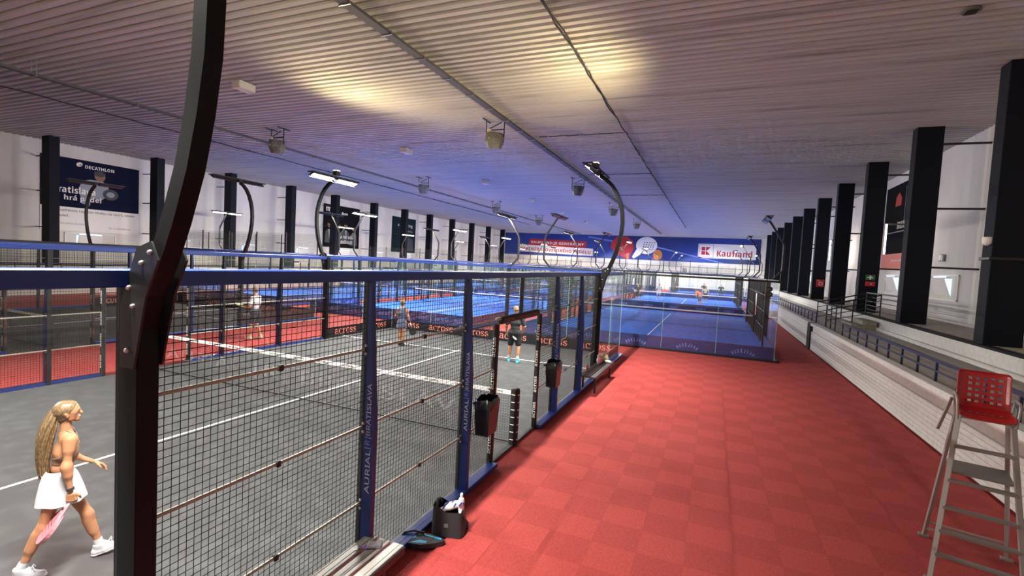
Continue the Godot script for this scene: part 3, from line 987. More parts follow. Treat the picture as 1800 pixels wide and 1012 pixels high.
func heater(p: Vector3, label: String) -> void:
	var g := thing("fan_heater", label, "heater", p, 0, "fan heaters under the ceiling")
	var turn := Basis(Vector3.UP, 0.75)
	var s := Shape.new()
	# faceted drum that narrows downwards
	var rings := []
	for q in [[0.3, 0.16], [0.33, 0.14], [0.37, -0.1], [0.35, -0.2], [0.22, -0.46]]:
		var ring := []
		for k in 8:
			var a := TAU * (k + 0.5) / 8
			ring.append(turn * Vector3(clampf(q[0] * 1.25 * cos(a), -0.36, 0.36), q[1] - 0.72, q[0] * sin(a) * 0.85))
		rings.append(ring)
	for i in rings.size() - 1:
		for k in 8:
			var m: Vector3 = rings[i][k] + rings[i + 1][(k + 1) % 8]
			s.quad(rings[i][k], rings[i][(k + 1) % 8], rings[i + 1][(k + 1) % 8], rings[i + 1][k], Vector3(m.x, 0.1 if i < 2 else -0.3, m.z))
	for e in [[0, Vector3.UP], [4, Vector3.DOWN]]:
		for k in range(1, 7):
			s.tri(rings[e[0]][0], rings[e[0]][k], rings[e[0]][k + 1], e[1])
	var b := part(g, "casing", s, M.heater)
	for k in 4:
		part(b, "louvre", cached_box(Vector3(0.3 - 0.03 * k, 0.012, 0.1)), M.zinc, Transform3D(Basis(Vector3.UP, 0.45) * Basis(Vector3.RIGHT, 0.5), Vector3(0.13 - 0.02 * k, -0.92 - 0.06 * k, 0.27 - 0.035 * k)))
	for e in [-1.0, 1.0]:
		var gr := Shape.new()
		for k in 3:
			var pts := []
			for j in 17:
				pts.append(Vector3((0.07 + 0.07 * k) * cos(TAU * j / 16), (0.07 + 0.07 * k) * sin(TAU * j / 16), 0))
			gr.tube(pts, 0.008, 5, false)
		part(b, "fan_grille", gr, M.zinc, Transform3D(Basis(Vector3.UP, 0.75 + (0.0 if e > 0 else PI)), turn * Vector3(0, -0.82, 0.315 * e)))
	part(b, "motor", cached_box(Vector3(0.16, 0.16, 0.12), 0.02), M.box_white, at(-0.18, -0.5, 0.2))
	var d := Shape.new()
	d.lathe([Vector2(0, 0.03), Vector2(0.04, 0.025), Vector2(0.05, 0)], Transform3D(Basis(Vector3.RIGHT, PI / 2), Vector3.ZERO), 12)
	part(b, "knob", d, M.bolt, at(-0.1, -0.82, 0.33))
	var h := Shape.new()
	for e in [-0.4, 0.4]:
		h.box(Vector3(e, -0.36, 0), Vector3(0.03, 0.74, 0.03))
		h.box(Vector3(e, -0.03, 0), Vector3(0.04, 0.04, 0.7))
	h.box(Vector3(0, -0.42, 0), Vector3(0.82, 0.035, 0.035))
	h.box(Vector3(0, -0.3, 0.1), Vector3(0.7, 0.03, 0.03), Basis(Vector3(0, 0, 1), 0.4))
	part(g, "hanger", h, M.black_steel)

func sheet(g: Node, called: String, poly: Array, m: Material, t: Transform3D, thick := 0.004) -> void:
	var s := Shape.new()
	var p := PackedVector2Array()
	for q in poly:
		p.append(Vector2(q[0], q[1]))
	s.prism(p, 0.0, thick)
	part(g, called, s, m, t)

func oval(cx: float, cy: float, rx: float, ry: float, n := 20, turn := 0.0) -> Array:
	var out := []
	for k in n:
		var v := Vector2(rx * cos(TAU * k / n), ry * sin(TAU * k / n)).rotated(turn)
		out.append([cx + v.x, cy + v.y])
	return out

func banners() -> void:
	# long blue banner on the end wall
	var g := thing("wall_banner", "long blue banner with rackets and white sponsor signs on the end wall", "banner", Vector3(0, 0, FAR_Z + 0.03))
	part(g, "cloth", cached_box(Vector3(43.6, 4.0, 0.04)), M.banner_blue, at(-12.4, 6.75, 0))
	var f := Transform3D(Basis(), Vector3(0, 0, 0.022))
	sheet(g, "plate", [[-29.3, 6.55], [-29.0, 7.75], [-18.2, 7.55], [-18.4, 6.35]], M.red, f)
	sheet(g, "plate", [[-31.2, 5.35], [-31.2, 6.65], [-17.0, 6.3], [-17.0, 5.0]], M.white, f, 0.006)
	letters(g, "KAUFLAND JE GENERÁLNY", 10.0, 0.72, M.white, look(Vector3(1, -0.018, 0).normalized(), Vector3(0.018, 1, 0).normalized(), Vector3(-23.7, 7.05, 0.03)), false, 800, true)
	letters(g, "PARTNER SLOVENSKÉHO PADELU", 13.3, 0.72, M.red, look(Vector3(1, -0.024, 0).normalized(), Vector3(0.024, 1, 0).normalized(), Vector3(-24.1, 5.85, 0.032)), false, 800)
	# the two rackets
	sheet(g, "racket_print", [[-13.9, 6.6], [-13.8, 7.6], [-13.0, 8.5], [-11.2, 8.6], [-10.2, 7.9], [-10.0, 6.8], [-10.4, 5.6], [-10.7, 4.75], [-11.2, 4.75], [-12.6, 5.5]], M.red, f, 0.008)
	sheet(g, "racket_print", [[-11.6, 5.5], [-10.7, 5.9], [-10.75, 4.8], [-11.1, 4.8]], M.coral, f, 0.012)
	sheet(g, "racket_print", oval(-7.9, 7.2, 1.75, 1.45, 24), M.white, f, 0.008)
	sheet(g, "racket_print", [[-9.4, 6.7], [-8.6, 5.8], [-9.9, 4.9], [-10.2, 5.2]], M.white, f, 0.007)
	for k in 5:
		for j in 4:
			sheet(g, "racket_hole", oval(-8.5 + 0.4 * k + 0.1 * j, 6.6 + 0.36 * j, 0.1, 0.1, 8), M.grey_dark, f, 0.011)
	sheet(g, "ball_print", oval(-6.0, 5.7, 0.75, 0.85, 18), M.orange, f, 0.009)
	for k in 4:
		sheet(g, "ball_trail", [[-6.4 + 0.25 * k, 5.3], [-6.3 + 0.25 * k, 5.3], [-6.9 + 0.3 * k, 4.85], [-7.0 + 0.3 * k, 4.85]], M.orange, f, 0.01)
	sheet(g, "stripe", [[-6.2, 7.1], [-6.2, 6.85], [3.6, 4.8], [4.4, 4.8]], M.pale_blue, f, 0.006)
	sheet(g, "stripe", [[-18.0, 8.5], [-18.0, 8.3], [-13.6, 7.6], [-13.6, 7.85]], M.pale_blue, f, 0.006)
	sheet(g, "plate", [[0.3, 5.5], [0.3, 7.8], [8.75, 7.8], [8.8, 5.5]], M.white, f, 0.006)
	# square logo with a letter cut from blocks
	var lf := Transform3D(Basis(), Vector3(0.42, 5.62, 0.029))
	for q in [[[0.0, 0.0], [0.0, 2.06], [0.05, 2.06], [0.05, 0.0]], [[2.15, 0.0], [2.15, 2.06], [2.2, 2.06], [2.2, 0.0]], [[0.0, 0.0], [0.0, 0.05], [2.2, 0.05], [2.2, 0.0]], [[0.0, 2.01], [0.0, 2.06], [2.2, 2.06], [2.2, 2.01]], [[0.4, 0.4], [0.4, 0.98], [0.95, 0.98], [0.95, 0.4]], [[0.4, 1.08], [0.4, 1.66], [0.95, 1.66], [0.95, 1.08]], [[1.05, 1.08], [1.05, 1.66], [1.75, 1.66], [1.2, 1.08]], [[1.05, 0.98], [1.2, 0.98], [1.75, 0.4], [1.05, 0.4]]]:
		sheet(g, "logo_block", q, M.red, lf)
	letters(g, "Kaufland", 5.1, 1.05, M.red, look(Vector3.RIGHT, Vector3.UP, Vector3(5.7, 6.35, 0.03)), false, 700)
	# left wall posters: they read along -z and face +x
	poster_sport()
	poster_team()
	g = thing("wall_poster", "dark teal poster with small white text on the left wall", "poster", Vector3(LEFT_X + 0.03, 0, 0), 0, "posters on the left wall")
	var fl := look(Vector3(0, 0, -1), Vector3.UP, Vector3(0, 5.9, -44.5))
	part(g, "panel", cached_box(Vector3(5.1, 4.4, 0.03)), M.poster_teal, fl)
	letters(g, "a   b   ering", 3.2, 0.5, M.white, fl * at(0.2, 1.2, 0.02), false, 500)
	letters(g, "architektúra", 1.9, 0.25, M.grey_print, fl * at(0.9, 0.55, 0.02), false, 400)
	letters(g, "interiér", 0.9, 0.25, M.grey_print, fl * at(0.4, 0.15, 0.02), false, 400)
	sheet(g, "print", [[-0.5, -2.0], [-0.4, -0.3], [0.6, 0.0], [1.9, -0.5], [2.2, -2.0]], M.grey_dark, fl * at(0, 0, 0.016))
	# right wall poster: reads along +z and faces -x
	g = thing("wall_poster", "black and red poster with ribbon emblem on the right wall", "poster", Vector3(RIGHT_X - 0.05, 0, 0))
	var fr := look(Vector3(0, 0, 1), Vector3.UP, Vector3(0, 6.1, -23.4))
	part(g, "panel", cached_box(Vector3(5.2, 4.5, 0.04)), M.poster_black, fr)
	part(g, "panel", cached_box(Vector3(5.2, 0.85, 0.05)), M.coral, fr * at(0, -1.85, 0.0))
	part(g, "rule", cached_box(Vector3(0.04, 2.0, 0.01)), M.grey_print, fr * at(0.5, 1.0, 0.022))
	part(g, "rule", cached_box(Vector3(5.2, 0.05, 0.01)), M.grey_print, fr * at(0, -0.28, 0.022))
	sheet(g, "print", [[1.0, 0.9], [1.0, 1.6], [1.3, 1.8], [1.4, 2.1], [1.9, 2.1], [1.9, 1.0], [1.6, 0.85]], M.red, fr * at(0, 0, 0.022))
	sheet(g, "print", [[-1.0, 1.1], [-0.9, 1.6], [-0.5, 1.8], [-0.1, 1.5], [-0.1, 1.1]], M.red, fr * at(0, 0, 0.022))
	sheet(g, "ribbon_print", [[0.9, -1.1], [1.15, -1.1], [1.7, 0.0], [1.5, 0.1], [1.35, -0.1]], M.red, fr * at(0, 0, 0.022))
	sheet(g, "ribbon_print", [[1.5, -1.1], [1.75, -1.05], [1.35, 0.1], [1.1, 0.0]], M.coral, fr * at(0, 0, 0.026))
	letters(g, "BRUERZO", 1.5, 0.36, M.white, fr * at(0.3, 0.05, 0.024), false, 400)
	letters(g, "konzultácie", 1.1, 0.2, M.grey_print, fr * at(1.3, 0.55, 0.024), false, 500)
	letters(g, "AVENTOR", 1.1, 0.2, M.white, fr * at(1.2, -1.25, 0.024), false, 600)
	letters(g, "klinika", 0.7, 0.2, M.white, fr * at(1.35, -1.6 + 0.12, 0.03), false, 500)
	letters(g, "zdravie  pohyb  šport", 3.0, 0.16, M.white, fr * at(0.6, -1.8, 0.03), false, 500)

func poster_sport() -> void:
	var g := thing("wall_poster", "large navy poster of a padel player above white lettering field, left wall", "poster", Vector3(LEFT_X + 0.03, 0, 0), 0, "posters on the left wall")
	var f := look(Vector3(0, 0, -1), Vector3.UP, Vector3(0, 6.62, -10.8))
	part(g, "panel", cached_box(Vector3(5.3, 3.0, 0.04)), M.poster_navy, f)
	part(g, "panel", cached_box(Vector3(5.3, 1.5, 0.02)), M.white, f * at(0, -2.2, 0))
	sheet(g, "player_print", [[-0.6, -1.2], [-0.8, -0.3], [-0.6, 0.2], [-0.2, 0.35], [0.5, 0.35], [0.85, 0.05], [0.75, -0.6], [0.4, -0.9], [-0.1, -0.8], [-0.2, -1.3]], M.grey_print, f * at(0, 0, 0.021))
	sheet(g, "player_print", oval(0.35, 0.62, 0.3, 0.3, 16), M.skin_print, f * at(0, 0, 0.022))
	sheet(g, "player_print", oval(0.33, 0.8, 0.33, 0.18, 16), M.grey_dark, f * at(0, 0, 0.027))
	sheet(g, "racket_print", oval(0.95, -0.45, 0.45, 0.35, 18), M.grey_dark, f * at(0, 0, 0.027))
	sheet(g, "racket_print", oval(0.95, -0.45, 0.24, 0.18, 14), M.grey_print, f * at(0, 0, 0.031))
	letters(g, "DECATHLON", 1.6, 0.2, M.white, f * at(0.35, 1.12, 0.024), false, 800)
	sheet(g, "logo_print", oval(-0.75, 1.2, 0.17, 0.13, 14, 0.5), M.white, f * at(0, 0, 0.022))
	sheet(g, "logo_print", [[-0.85, 1.1], [-0.7, 1.22], [-0.6, 1.12], [-0.72, 1.16]], M.poster_navy, f * at(0, 0, 0.027))
	letters(g, "Bratislava", 2.2, 0.42, M.white, f * at(-1.0, -0.42, 0.03), false, 700)
	letters(g, "hrá padel", 1.95, 0.42, M.white, f * at(-0.55, -0.95, 0.03), false, 600)
	letters(g, "V Decathlone nájdete všetko na šport, nielen", 4.6, 0.2, M.poster_navy, f * at(0.1, -1.72, 0.014), false, 500)
	letters(g, "padel.", 0.65, 0.2, M.poster_navy, f * at(-1.6, -2.05, 0.014), false, 500)
	letters(g, "Decathlon Bratislava", 1.4, 0.12, M.grey_print, f * at(-1.0, -2.5, 0.014), false, 500)
	letters(g, "Viac na decathlon.sk", 1.3, 0.12, M.grey_print, f * at(1.5, -2.62, 0.014), false, 500)

func poster_team() -> void:
	var g := thing("wall_poster", "dark poster of four people in suits on the left wall", "poster", Vector3(LEFT_X + 0.03, 0, 0), 0, "posters on the left wall")
	var f := look(Vector3(0, 0, -1), Vector3.UP, Vector3(0, 5.95, -33.3))
	part(g, "panel", cached_box(Vector3(5.4, 4.4, 0.04)), M.poster_black, f)
	letters(g, "my", 0.9, 0.62, M.white, f * at(-1.95, 1.6, 0.024), false, 800)
	letters(g, "dzen", 0.9, 0.3, M.white, f * at(0.3, 1.45, 0.024), false, 600)
	for k in 4:
		var x: float = [-1.9, -0.5, 0.55, 1.75][k]
		var y: float = [0.15, 0.1, 0.2, 0.0][k]
		sheet(g, "suit_print", [[x - 0.6, y - 1.9], [x - 0.5, y - 0.75], [x - 0.15, y - 0.5], [x + 0.15, y - 0.5], [x + 0.5, y - 0.75], [x + 0.6, y - 1.9]], M.grey_dark, f * at(0, 0, 0.021 + 0.001 * k))
		sheet(g, "shirt_print", [[x - 0.14, y - 0.5], [x + 0.16, y - 0.5], [x + 0.08, y - 1.5]], M.grey_print, f * at(0, 0, 0.027))
		sheet(g, "face_print", oval(x, y, 0.22, 0.33, 16), M.skin_print, f * at(0, 0, 0.027))
		sheet(g, "hair_print", oval(x, y + 0.22, 0.24, 0.16, 14), M.poster_black, f * at(0, 0, 0.032))
	letters(g, "E       na na vaše", 3.6, 0.42, M.white, f * at(0.1, -1.0, 0.036), false, 500)
	letters(g, "n      uteľnosti", 3.0, 0.42, M.white, f * at(0.1, -1.55, 0.036), false, 500)

# ---------------------------------------------------------------- things

func umpire_chair() -> void:
	# local x across, z towards the ladder side
	var u := Vector3(0.964, 0, 0.268)
	var g := thing("umpire_chair", "tall aluminium umpire chair with red perforated plastic seat beside the walkway", "chair", Vector3(6.01, 0, 0.31))
	g.transform.basis = Basis(u, Vector3.UP, u.cross(Vector3.UP))
	var tops := {}
	for e in [-1.0, 1.0]:
		var s := Shape.new()
		s.bar(Vector3(0.36 * e, 0, 1.12), Vector3(0.215 * e, 1.72, 0.6), 0.045, 0.03)
		var lg := part(g, "front_leg", s, M.alu)
		part(lg, "foot", cached_box(Vector3(0.1, 0.02, 0.06), 0.004), M.alu_dull, at(0.36 * e, 0.01, 1.12))
		s = Shape.new()
		s.bar(Vector3(0.37 * e, 0, 0), Vector3(0.21 * e, 1.72, 0.33), 0.035, 0.03)
		lg = part(g, "rear_leg", s, M.alu)
		part(lg, "foot", cached_box(Vector3(0.11, 0.025, 0.08), 0.004), M.alu_dull, at(0.37 * e, 0.012, 0))
		# arm rest: a bent tube, and a hanging strut
		s = Shape.new()
		s.tube([Vector3(0.225 * e, 1.66, 0.36), Vector3(0.245 * e, 1.88, 0.36), Vector3(0.25 * e, 1.93, 0.4), Vector3(0.25 * e, 1.93, 0.62), Vector3(0.245 * e, 1.88, 0.68), Vector3(0.23 * e, 1.68, 0.68)], 0.013, 8)
		part(g, "arm_rest", s, M.alu)
	var st := Shape.new()
	st.bar(Vector3(-0.27, 1.86, 0.42), Vector3(-0.35, 1.42, 0.18), 0.03, 0.02)
	part(g, "writing_board_strut", st, M.alu)
	for h in [0.26, 0.5, 0.74, 1.02, 1.38]:
		var k: float = h / 1.72
		var hw: float = lerpf(0.36, 0.215, k)
		part(g, "step", cached_box(Vector3(hw * 2, 0.03, 0.075), 0.005), M.alu_dull, at(0, h, lerpf(1.12, 0.6, k)))
	var k2 := 1.1 / 1.72
	part(g, "foot_platform", cached_box(Vector3(lerpf(0.36, 0.215, k2) * 2 - 0.02, 0.02, 0.42), 0.004), M.alu_dull, Transform3D(Basis(Vector3.RIGHT, 0.06), Vector3(0, 1.1, 0.52)))
	for h in [0.12, 0.2]:
		part(g, "rear_bar", cached_box(Vector3(0.71, 0.022, 0.022)), M.alu, at(0, h, 0.03))
	var fr := Shape.new()
	fr.box(Vector3(0, 1.7, 0.6), Vector3(0.44, 0.03, 0.03))
	fr.box(Vector3(0, 1.7, 0.34), Vector3(0.44, 0.03, 0.03))
	part(g, "seat_frame", fr, M.alu)
	# moulded shell: a profile bent from seat to back with a raised rim, holes as real openings
	var prof := [[0.72, 1.72], [0.68, 1.755], [0.58, 1.745], [0.48, 1.735], [0.38, 1.74], [0.3, 1.78], [0.26, 1.85], [0.235, 1.95], [0.215, 2.05], [0.2, 2.14], [0.19, 2.17]]
	var n := 14
	var hw2 := 0.22
	var grid := []
	var sub := []
	for i in prof.size() - 1:
		for q in 3:
			var t := q / 3.0
			sub.append([lerpf(prof[i][0], prof[i + 1][0], t), lerpf(prof[i][1], prof[i + 1][1], t)])
	sub.append(prof[prof.size() - 1])
	for i in sub.size():
		var row := []
		for j in n + 1:
			var a := -1.0 + 2.0 * j / n
			var edge := pow(absf(a), 4.0)
			var shrink := 1.0
			if i >= sub.size() - 3:
				shrink = [0.99, 0.95, 0.86][i - (sub.size() - 3)]
			row.append(Vector3(hw2 * a * shrink, sub[i][1] + 0.03 * edge * (1.0 if i < 14 else 0.2), sub[i][0] + 0.035 * edge * (0.1 if i < 12 else 1.0)))
		grid.append(row)
	var sh := Shape.new()
	for i in sub.size() - 1:
		for j in n:
			var back := i >= 17 and i <= 25 and (i - 17) % 2 == 0 and j % 2 == 1 and j > 1 and j < n - 2
			var seat := i >= 4 and i <= 10 and i % 3 == 1 and j % 2 == 1 and j > 1 and j < n - 2
			if back or seat:
				continue
			var p := [grid[i][j], grid[i][j + 1], grid[i + 1][j + 1], grid[i + 1][j]]
			var nn: Vector3 = (p[1] - p[0]).cross(p[3] - p[0]).normalized()
			if nn.y + nn.z < 0:
				nn = -nn
			sh.quad(p[0], p[1], p[2], p[3], nn)
			sh.quad(p[0] - nn * 0.006, p[1] - nn * 0.006, p[2] - nn * 0.006, p[3] - nn * 0.006, -nn)
	for j in n:
		for i in [0, sub.size() - 1]:
			sh.tube([grid[i][j], grid[i][j + 1]], 0.008, 6)
	for i in sub.size() - 1:
		for j in [0, n]:
			sh.tube([grid[i][j], grid[i + 1][j]], 0.008, 6)
	part(g, "seat_shell", sh, M.chair_red)

func bench(z0: float, z1: float, label: String, m: Material) -> void:
	var g := thing("bench", label, "bench", Vector3(0, 0, (z0 + z1) / 2), 0, "benches outside the near court")
	var l := absf(z1 - z0)
	for x in [0.12, 0.27, 0.42]:
		var pl := part(g, "slat", cached_box(Vector3(0.12, 0.035, l), 0.005), m, at(x + 0.02, 0.43, 0))
		part(pl, "groove", cached_box(Vector3(0.004, 0.002, l)), M.black_matte, at(0.02, 0.018, 0))
	part(g, "front_lip", cached_box(Vector3(0.012, 0.07, l)), M.black_steel, at(0.508, 0.4, 0))
	for e in [-1.0, 1.0]:
		var s := Shape.new()
		s.box(Vector3(0.3, 0.395, (l / 2 - 0.25) * e), Vector3(0.42, 0.03, 0.05))
		s.box(Vector3(0.14, 0.25, (l / 2 - 0.25) * e), Vector3(0.04, 0.3, 0.05))
		s.box(Vector3(0.45, 0.2, (l / 2 - 0.25) * e), Vector3(0.04, 0.4, 0.05))
		part(g, "leg", s, M.black_steel)

func small_things() -> void:
	umpire_chair()
	bench(6.2, 3.98, "aluminium slatted bench against the fence in the bottom corner", M.alu)
	bench(-3.95, -6.3, "dark slatted bench with clothes on it, beyond the court door", M.bench_dark)
	# things left on the near bench
	var g := thing("wallet", "grey leather wallet lying on the near bench", "wallet", Vector3(0.27, 0.449, 4.12), 0.5)
	part(g, "cover", cached_box(Vector3(0.13, 0.022, 0.1), 0.006), paint(c("a7a4ab"), 0.6), at(0, 0.011, 0))
	part(g, "flap", cached_box(Vector3(0.05, 0.01, 0.1), 0.003), paint(c("7d7a83"), 0.6), at(0.04, 0.026, 0))
	g = thing("key_ring", "bunch of keys with purple tag on the near bench", "keys", Vector3(0.18, 0.449, 4.2), 0.2)
	var s := Shape.new()
	var pts := []
	for k in 13:
		pts.append(Vector3(0.022 * cos(TAU * k / 12), 0.006, 0.022 * sin(TAU * k / 12)))
	s.tube(pts, 0.003, 5, false)
	part(g, "ring", s, M.bolt)
	part(g, "tag", cached_box(Vector3(0.05, 0.012, 0.03), 0.004), paint(c("7c63c4"), 0.4), at(0.045, 0.006, 0.0))
	for k in 3:
		part(g, "key", cached_box(Vector3(0.012, 0.003, 0.05)), M.bolt, Transform3D(Basis(Vector3.UP, -0.6 + 0.5 * k), Vector3(-0.02, 0.003 + 0.003 * k, 0.03)))
	# tote bag with towel and bottle
	g = thing("sports_bag", "open black sports bag standing on the carpet by the fence", "bag", Vector3(0.38, 0, 2.88), 0.25)
	s = Shape.new()
	var rings := []
	for i in 6:
		var u := i / 5.0
		var ring := []
		for k in 24:
			var a := TAU * k / 24
			var ex := 0.19 - 0.02 * u
			var ez := 0.15 - 0.045 * u
			var cx := signf(cos(a)) * pow(absf(cos(a)), 0.3) * ex
			var cz := signf(sin(a)) * pow(absf(sin(a)), 0.3) * ez
			ring.append(Vector3(cx - 0.02 * u, 0.005 + 0.29 * u + 0.05 * u * (0.6 if cx < -0.05 else -0.4) + 0.008 * sin(k * 1.9) * u, cz))
		rings.append(ring)
	s.loft(rings, true, false)
	var bag := part(g, "body", s, M.bag)
	s = Shape.new()
	s.tube([Vector3(-0.14, 0.28, 0.06), Vector3(-0.15, 0.36, 0.03), Vector3(-0.14, 0.36, -0.04), Vector3(-0.13, 0.3, -0.07)], 0.014, 6)
	s.tube([Vector3(0.16, 0.2, 0.03), Vector3(0.21, 0.12, 0.0), Vector3(0.2, 0.02, -0.05), Vector3(0.17, 0.012, -0.1)], 0.014, 6)
	part(g, "strap", s, M.bag)
	part(bag, "patch", cached_box(Vector3(0.05, 0.04, 0.004), 0.001), M.heater, Transform3D(Basis(Vector3.RIGHT, -0.15), Vector3(-0.01, 0.13, 0.137)))
	letters(bag, "FR", 0.03, 0.02, M.white, look(Vector3(0, 0, -1), Vector3.UP, Vector3(0.158, 0.13, 0.02)), false, 700)
	g = thing("towel", "white and blue striped towel bunched in the black bag", "towel", Vector3(0.38, 0.26, 2.87), 0.25)
	s = Shape.new()
	flesh(s, [[Vector3(-0.09, 0.0, 0.05), Vector3(0.0, 0.045, 0.05), 0.03, 0.035], [Vector3(0.0, 0.045, 0.05), Vector3(0.11, 0.07, 0.0), 0.035, 0.035], [Vector3(-0.05, 0.02, -0.02), Vector3(0.08, 0.05, -0.05), 0.035, 0.035], [Vector3(0.11, 0.07, 0.0), Vector3(0.125, -0.04, 0.04), 0.03, 0.022], [Vector3(-0.09, 0, 0.06), Vector3(-0.06, -0.05, 0.1), 0.026, 0.018]], 0.01, 0.02)
	var tw := part(g, "cloth", s, M.white)
	for k in 4:
		s = Shape.new()
		s.tube([Vector3(-0.075 + 0.06 * k, 0.03 + 0.014 * k, 0.085 - 0.01 * k), Vector3(-0.055 + 0.06 * k, 0.062 + 0.012 * k, 0.05), Vector3(-0.04 + 0.055 * k, 0.06 + 0.008 * k, -0.03)], 0.009, 6)
		part(tw, "stripe", s, paint(c("3440a8"), 0.8))
	g = thing("water_bottle", "clear bottle with purple band and white cap in the black bag", "bottle", Vector3(0.49, 0.24, 2.83), 0)
	s = Shape.new()
	s.lathe([Vector2(0, 0), Vector2(0.034, 0.0), Vector2(0.036, 0.01), Vector2(0.036, 0.12), Vector2(0.03, 0.15), Vector2(0.014, 0.165), Vector2(0, 0.166)], Transform3D(), 16)
	part(g, "body", s, paint(c("d5d9e2"), 0.25))
	s = Shape.new()
	s.lathe([Vector2(0.0365, 0.07), Vector2(0.0375, 0.072), Vector2(0.0375, 0.11), Vector2(0.0365, 0.112)], Transform3D(), 16)
	part(g, "band", s, paint(c("5a4bc0"), 0.4))
	s = Shape.new()
	s.lathe([Vector2(0.016, 0.16), Vector2(0.017, 0.2), Vector2(0.012, 0.212), Vector2(0, 0.213)], Transform3D(), 14)
	part(g, "cap", s, M.white)
	# racket cover lying on the carpet
	g = thing("racket_cover", "black and light blue teardrop racket cover lying on the carpet", "racket bag", Vector3(0.24, 0, 3.24), 0.35)
	var poly := PackedVector2Array()
	for k in 24:
		var a := TAU * k / 24
		var x := cos(a)
		poly.append(Vector2(0.25 * x, 0.115 * sin(a) * (1.0 - 0.42 * maxf(x, 0.0))))
	s = Shape.new()
	s.prism(poly, 0.0, 0.055, Transform3D(Basis(Vector3.RIGHT, -PI / 2), Vector3.ZERO))
	bag = part(g, "case", s, M.bag)
	var sky := paint(c("2fa3d6"), 0.5)
	s = Shape.new()
	s.prism(PackedVector2Array([Vector2(-0.2, 0.04), Vector2(-0.1, 0.09), Vector2(-0.06, 0.0), Vector2(-0.16, -0.04)]), 0.055, 0.058, Transform3D(Basis(Vector3.RIGHT, -PI / 2), Vector3.ZERO))
	s.prism(PackedVector2Array([Vector2(-0.12, -0.09), Vector2(-0.02, -0.03), Vector2(0.07, -0.05), Vector2(0.05, -0.09)]), 0.055, 0.058, Transform3D(Basis(Vector3.RIGHT, -PI / 2), Vector3.ZERO))
	s.prism(PackedVector2Array([Vector2(0.0, 0.085), Vector2(0.03, 0.055), Vector2(0.21, -0.005), Vector2(0.21, 0.03)]), 0.055, 0.058, Transform3D(Basis(Vector3.RIGHT, -PI / 2), Vector3.ZERO))
	part(bag, "panel_print", s, sky)
	s = Shape.new()
	s.tube([Vector3(-0.25, 0.04, 0.0), Vector3(-0.22, 0.07, -0.07), Vector3(-0.12, 0.08, -0.1), Vector3(0.0, 0.065, -0.1)], 0.012, 6)
	part(bag, "strap", s, M.bag)
	# litter bins hooked on the door posts
	for q in [[1.62, "black litter bin with bag liner on the fence, nearer side of the door"], [-1.45, "black litter bin with bag liner on the fence beyond the door"]]:
		g = thing("litter_bin", q[1], "bin", Vector3(0.2, 0.74, q[0]), 0.0, "litter bins on the fence")
		s = Shape.new()
		var rr := []
		for i in 2:
			var ring := []
			for p in [[-1, -1], [1, -1], [1, 1], [-1, 1]]:
				ring.append(Vector3(p[0] * (0.1 + 0.02 * i), 0.46 * i, p[1] * (0.14 + 0.03 * i)))
			rr.append(ring)
		for k in 4:
			s.quad(rr[0][k], rr[0][(k + 1) % 4], rr[1][(k + 1) % 4], rr[1][k], (rr[0][k] + rr[0][(k + 1) % 4]) * Vector3(1, 0, 1))
		s.quad(rr[0][0], rr[0][1], rr[0][2], rr[0][3], Vector3.DOWN)
		part(g, "bucket", s, M.bin)
		s = Shape.new()
		var l0 := []
		var l1 := []
		var l2 := []
		for k in 28:
			var a := TAU * k / 28
			var cx := signf(cos(a)) * pow(absf(cos(a)), 0.4)
			var cz := signf(sin(a)) * pow(absf(sin(a)), 0.4)
			var j := 0.012 * sin(k * 2.3) + 0.008 * cos(k * 5.1)
			l0.append(Vector3(cx * 0.126, 0.36 + j, cz * 0.174))
			l1.append(Vector3(cx * (0.124 + j * 0.3), 0.5 + j, cz * (0.172 + j * 0.3)))
			l2.append(Vector3(cx * 0.1, 0.42, cz * 0.14))
		s.loft([l0, l1, l2], false, false)
		part(g, "bag_liner", s, M.liner)
		part(g, "hook", cached_box(Vector3(0.1, 0.03, 0.12)), M.black_steel, at(-0.15, 0.4, 0))
	# clothes and can on the far bench
	g = thing("shoulder_bag", "pink bag with white strap on the far bench", "bag", Vector3(0.2, 0.448, -5.75), 0.3)
	s = Shape.new()
	flesh(s, [[Vector3(0, 0.08, -0.05), Vector3(0, 0.08, 0.06), 0.08, 0.08], [Vector3(0, 0.12, 0), Vector3(0, 0.2, 0.0), 0.07, 0.05]], 0.015, 0.03, [[Vector3.ZERO, Vector3.DOWN]])
	part(g, "body", s, paint(c("d58a92"), 0.7))
	s = Shape.new()
	s.tube([Vector3(-0.02, 0.2, 0.06), Vector3(-0.06, 0.26, 0.14), Vector3(-0.08, 0.15, 0.22), Vector3(-0.06, 0.03, 0.24), Vector3(-0.02, 0.03, 0.14)], 0.014, 6)
	part(g, "strap", s, M.white)
	g = thing("sweater", "crumpled beige sweater with pale sleeve on the far bench", "clothing", Vector3(0.3, 0.448, -6.05), 0)
	s = Shape.new()
	flesh(s, [[Vector3(-0.05, 0.08, 0), Vector3(0.03, 0.1, 0.05), 0.1, 0.08], [Vector3(0, 0.16, -0.03), Vector3(-0.02, 0.2, -0.02), 0.07, 0.05]], 0.015, 0.04, [[Vector3.ZERO, Vector3.DOWN]])
	part(g, "body", s, paint(c("9c8f6c"), 0.9))
	s = Shape.new()
	flesh(s, [[Vector3(0.06, 0.05, 0.1), Vector3(0.17, 0.04, 0.13), 0.05, 0.04]], 0.015, 0.04, [[Vector3.ZERO, Vector3.DOWN]])
	part(g, "sleeve", s, M.white)
	g = thing("drink_can", "salmon drink can standing on the far bench", "can", Vector3(0.14, 0.448, -4.55))
	s = Shape.new()
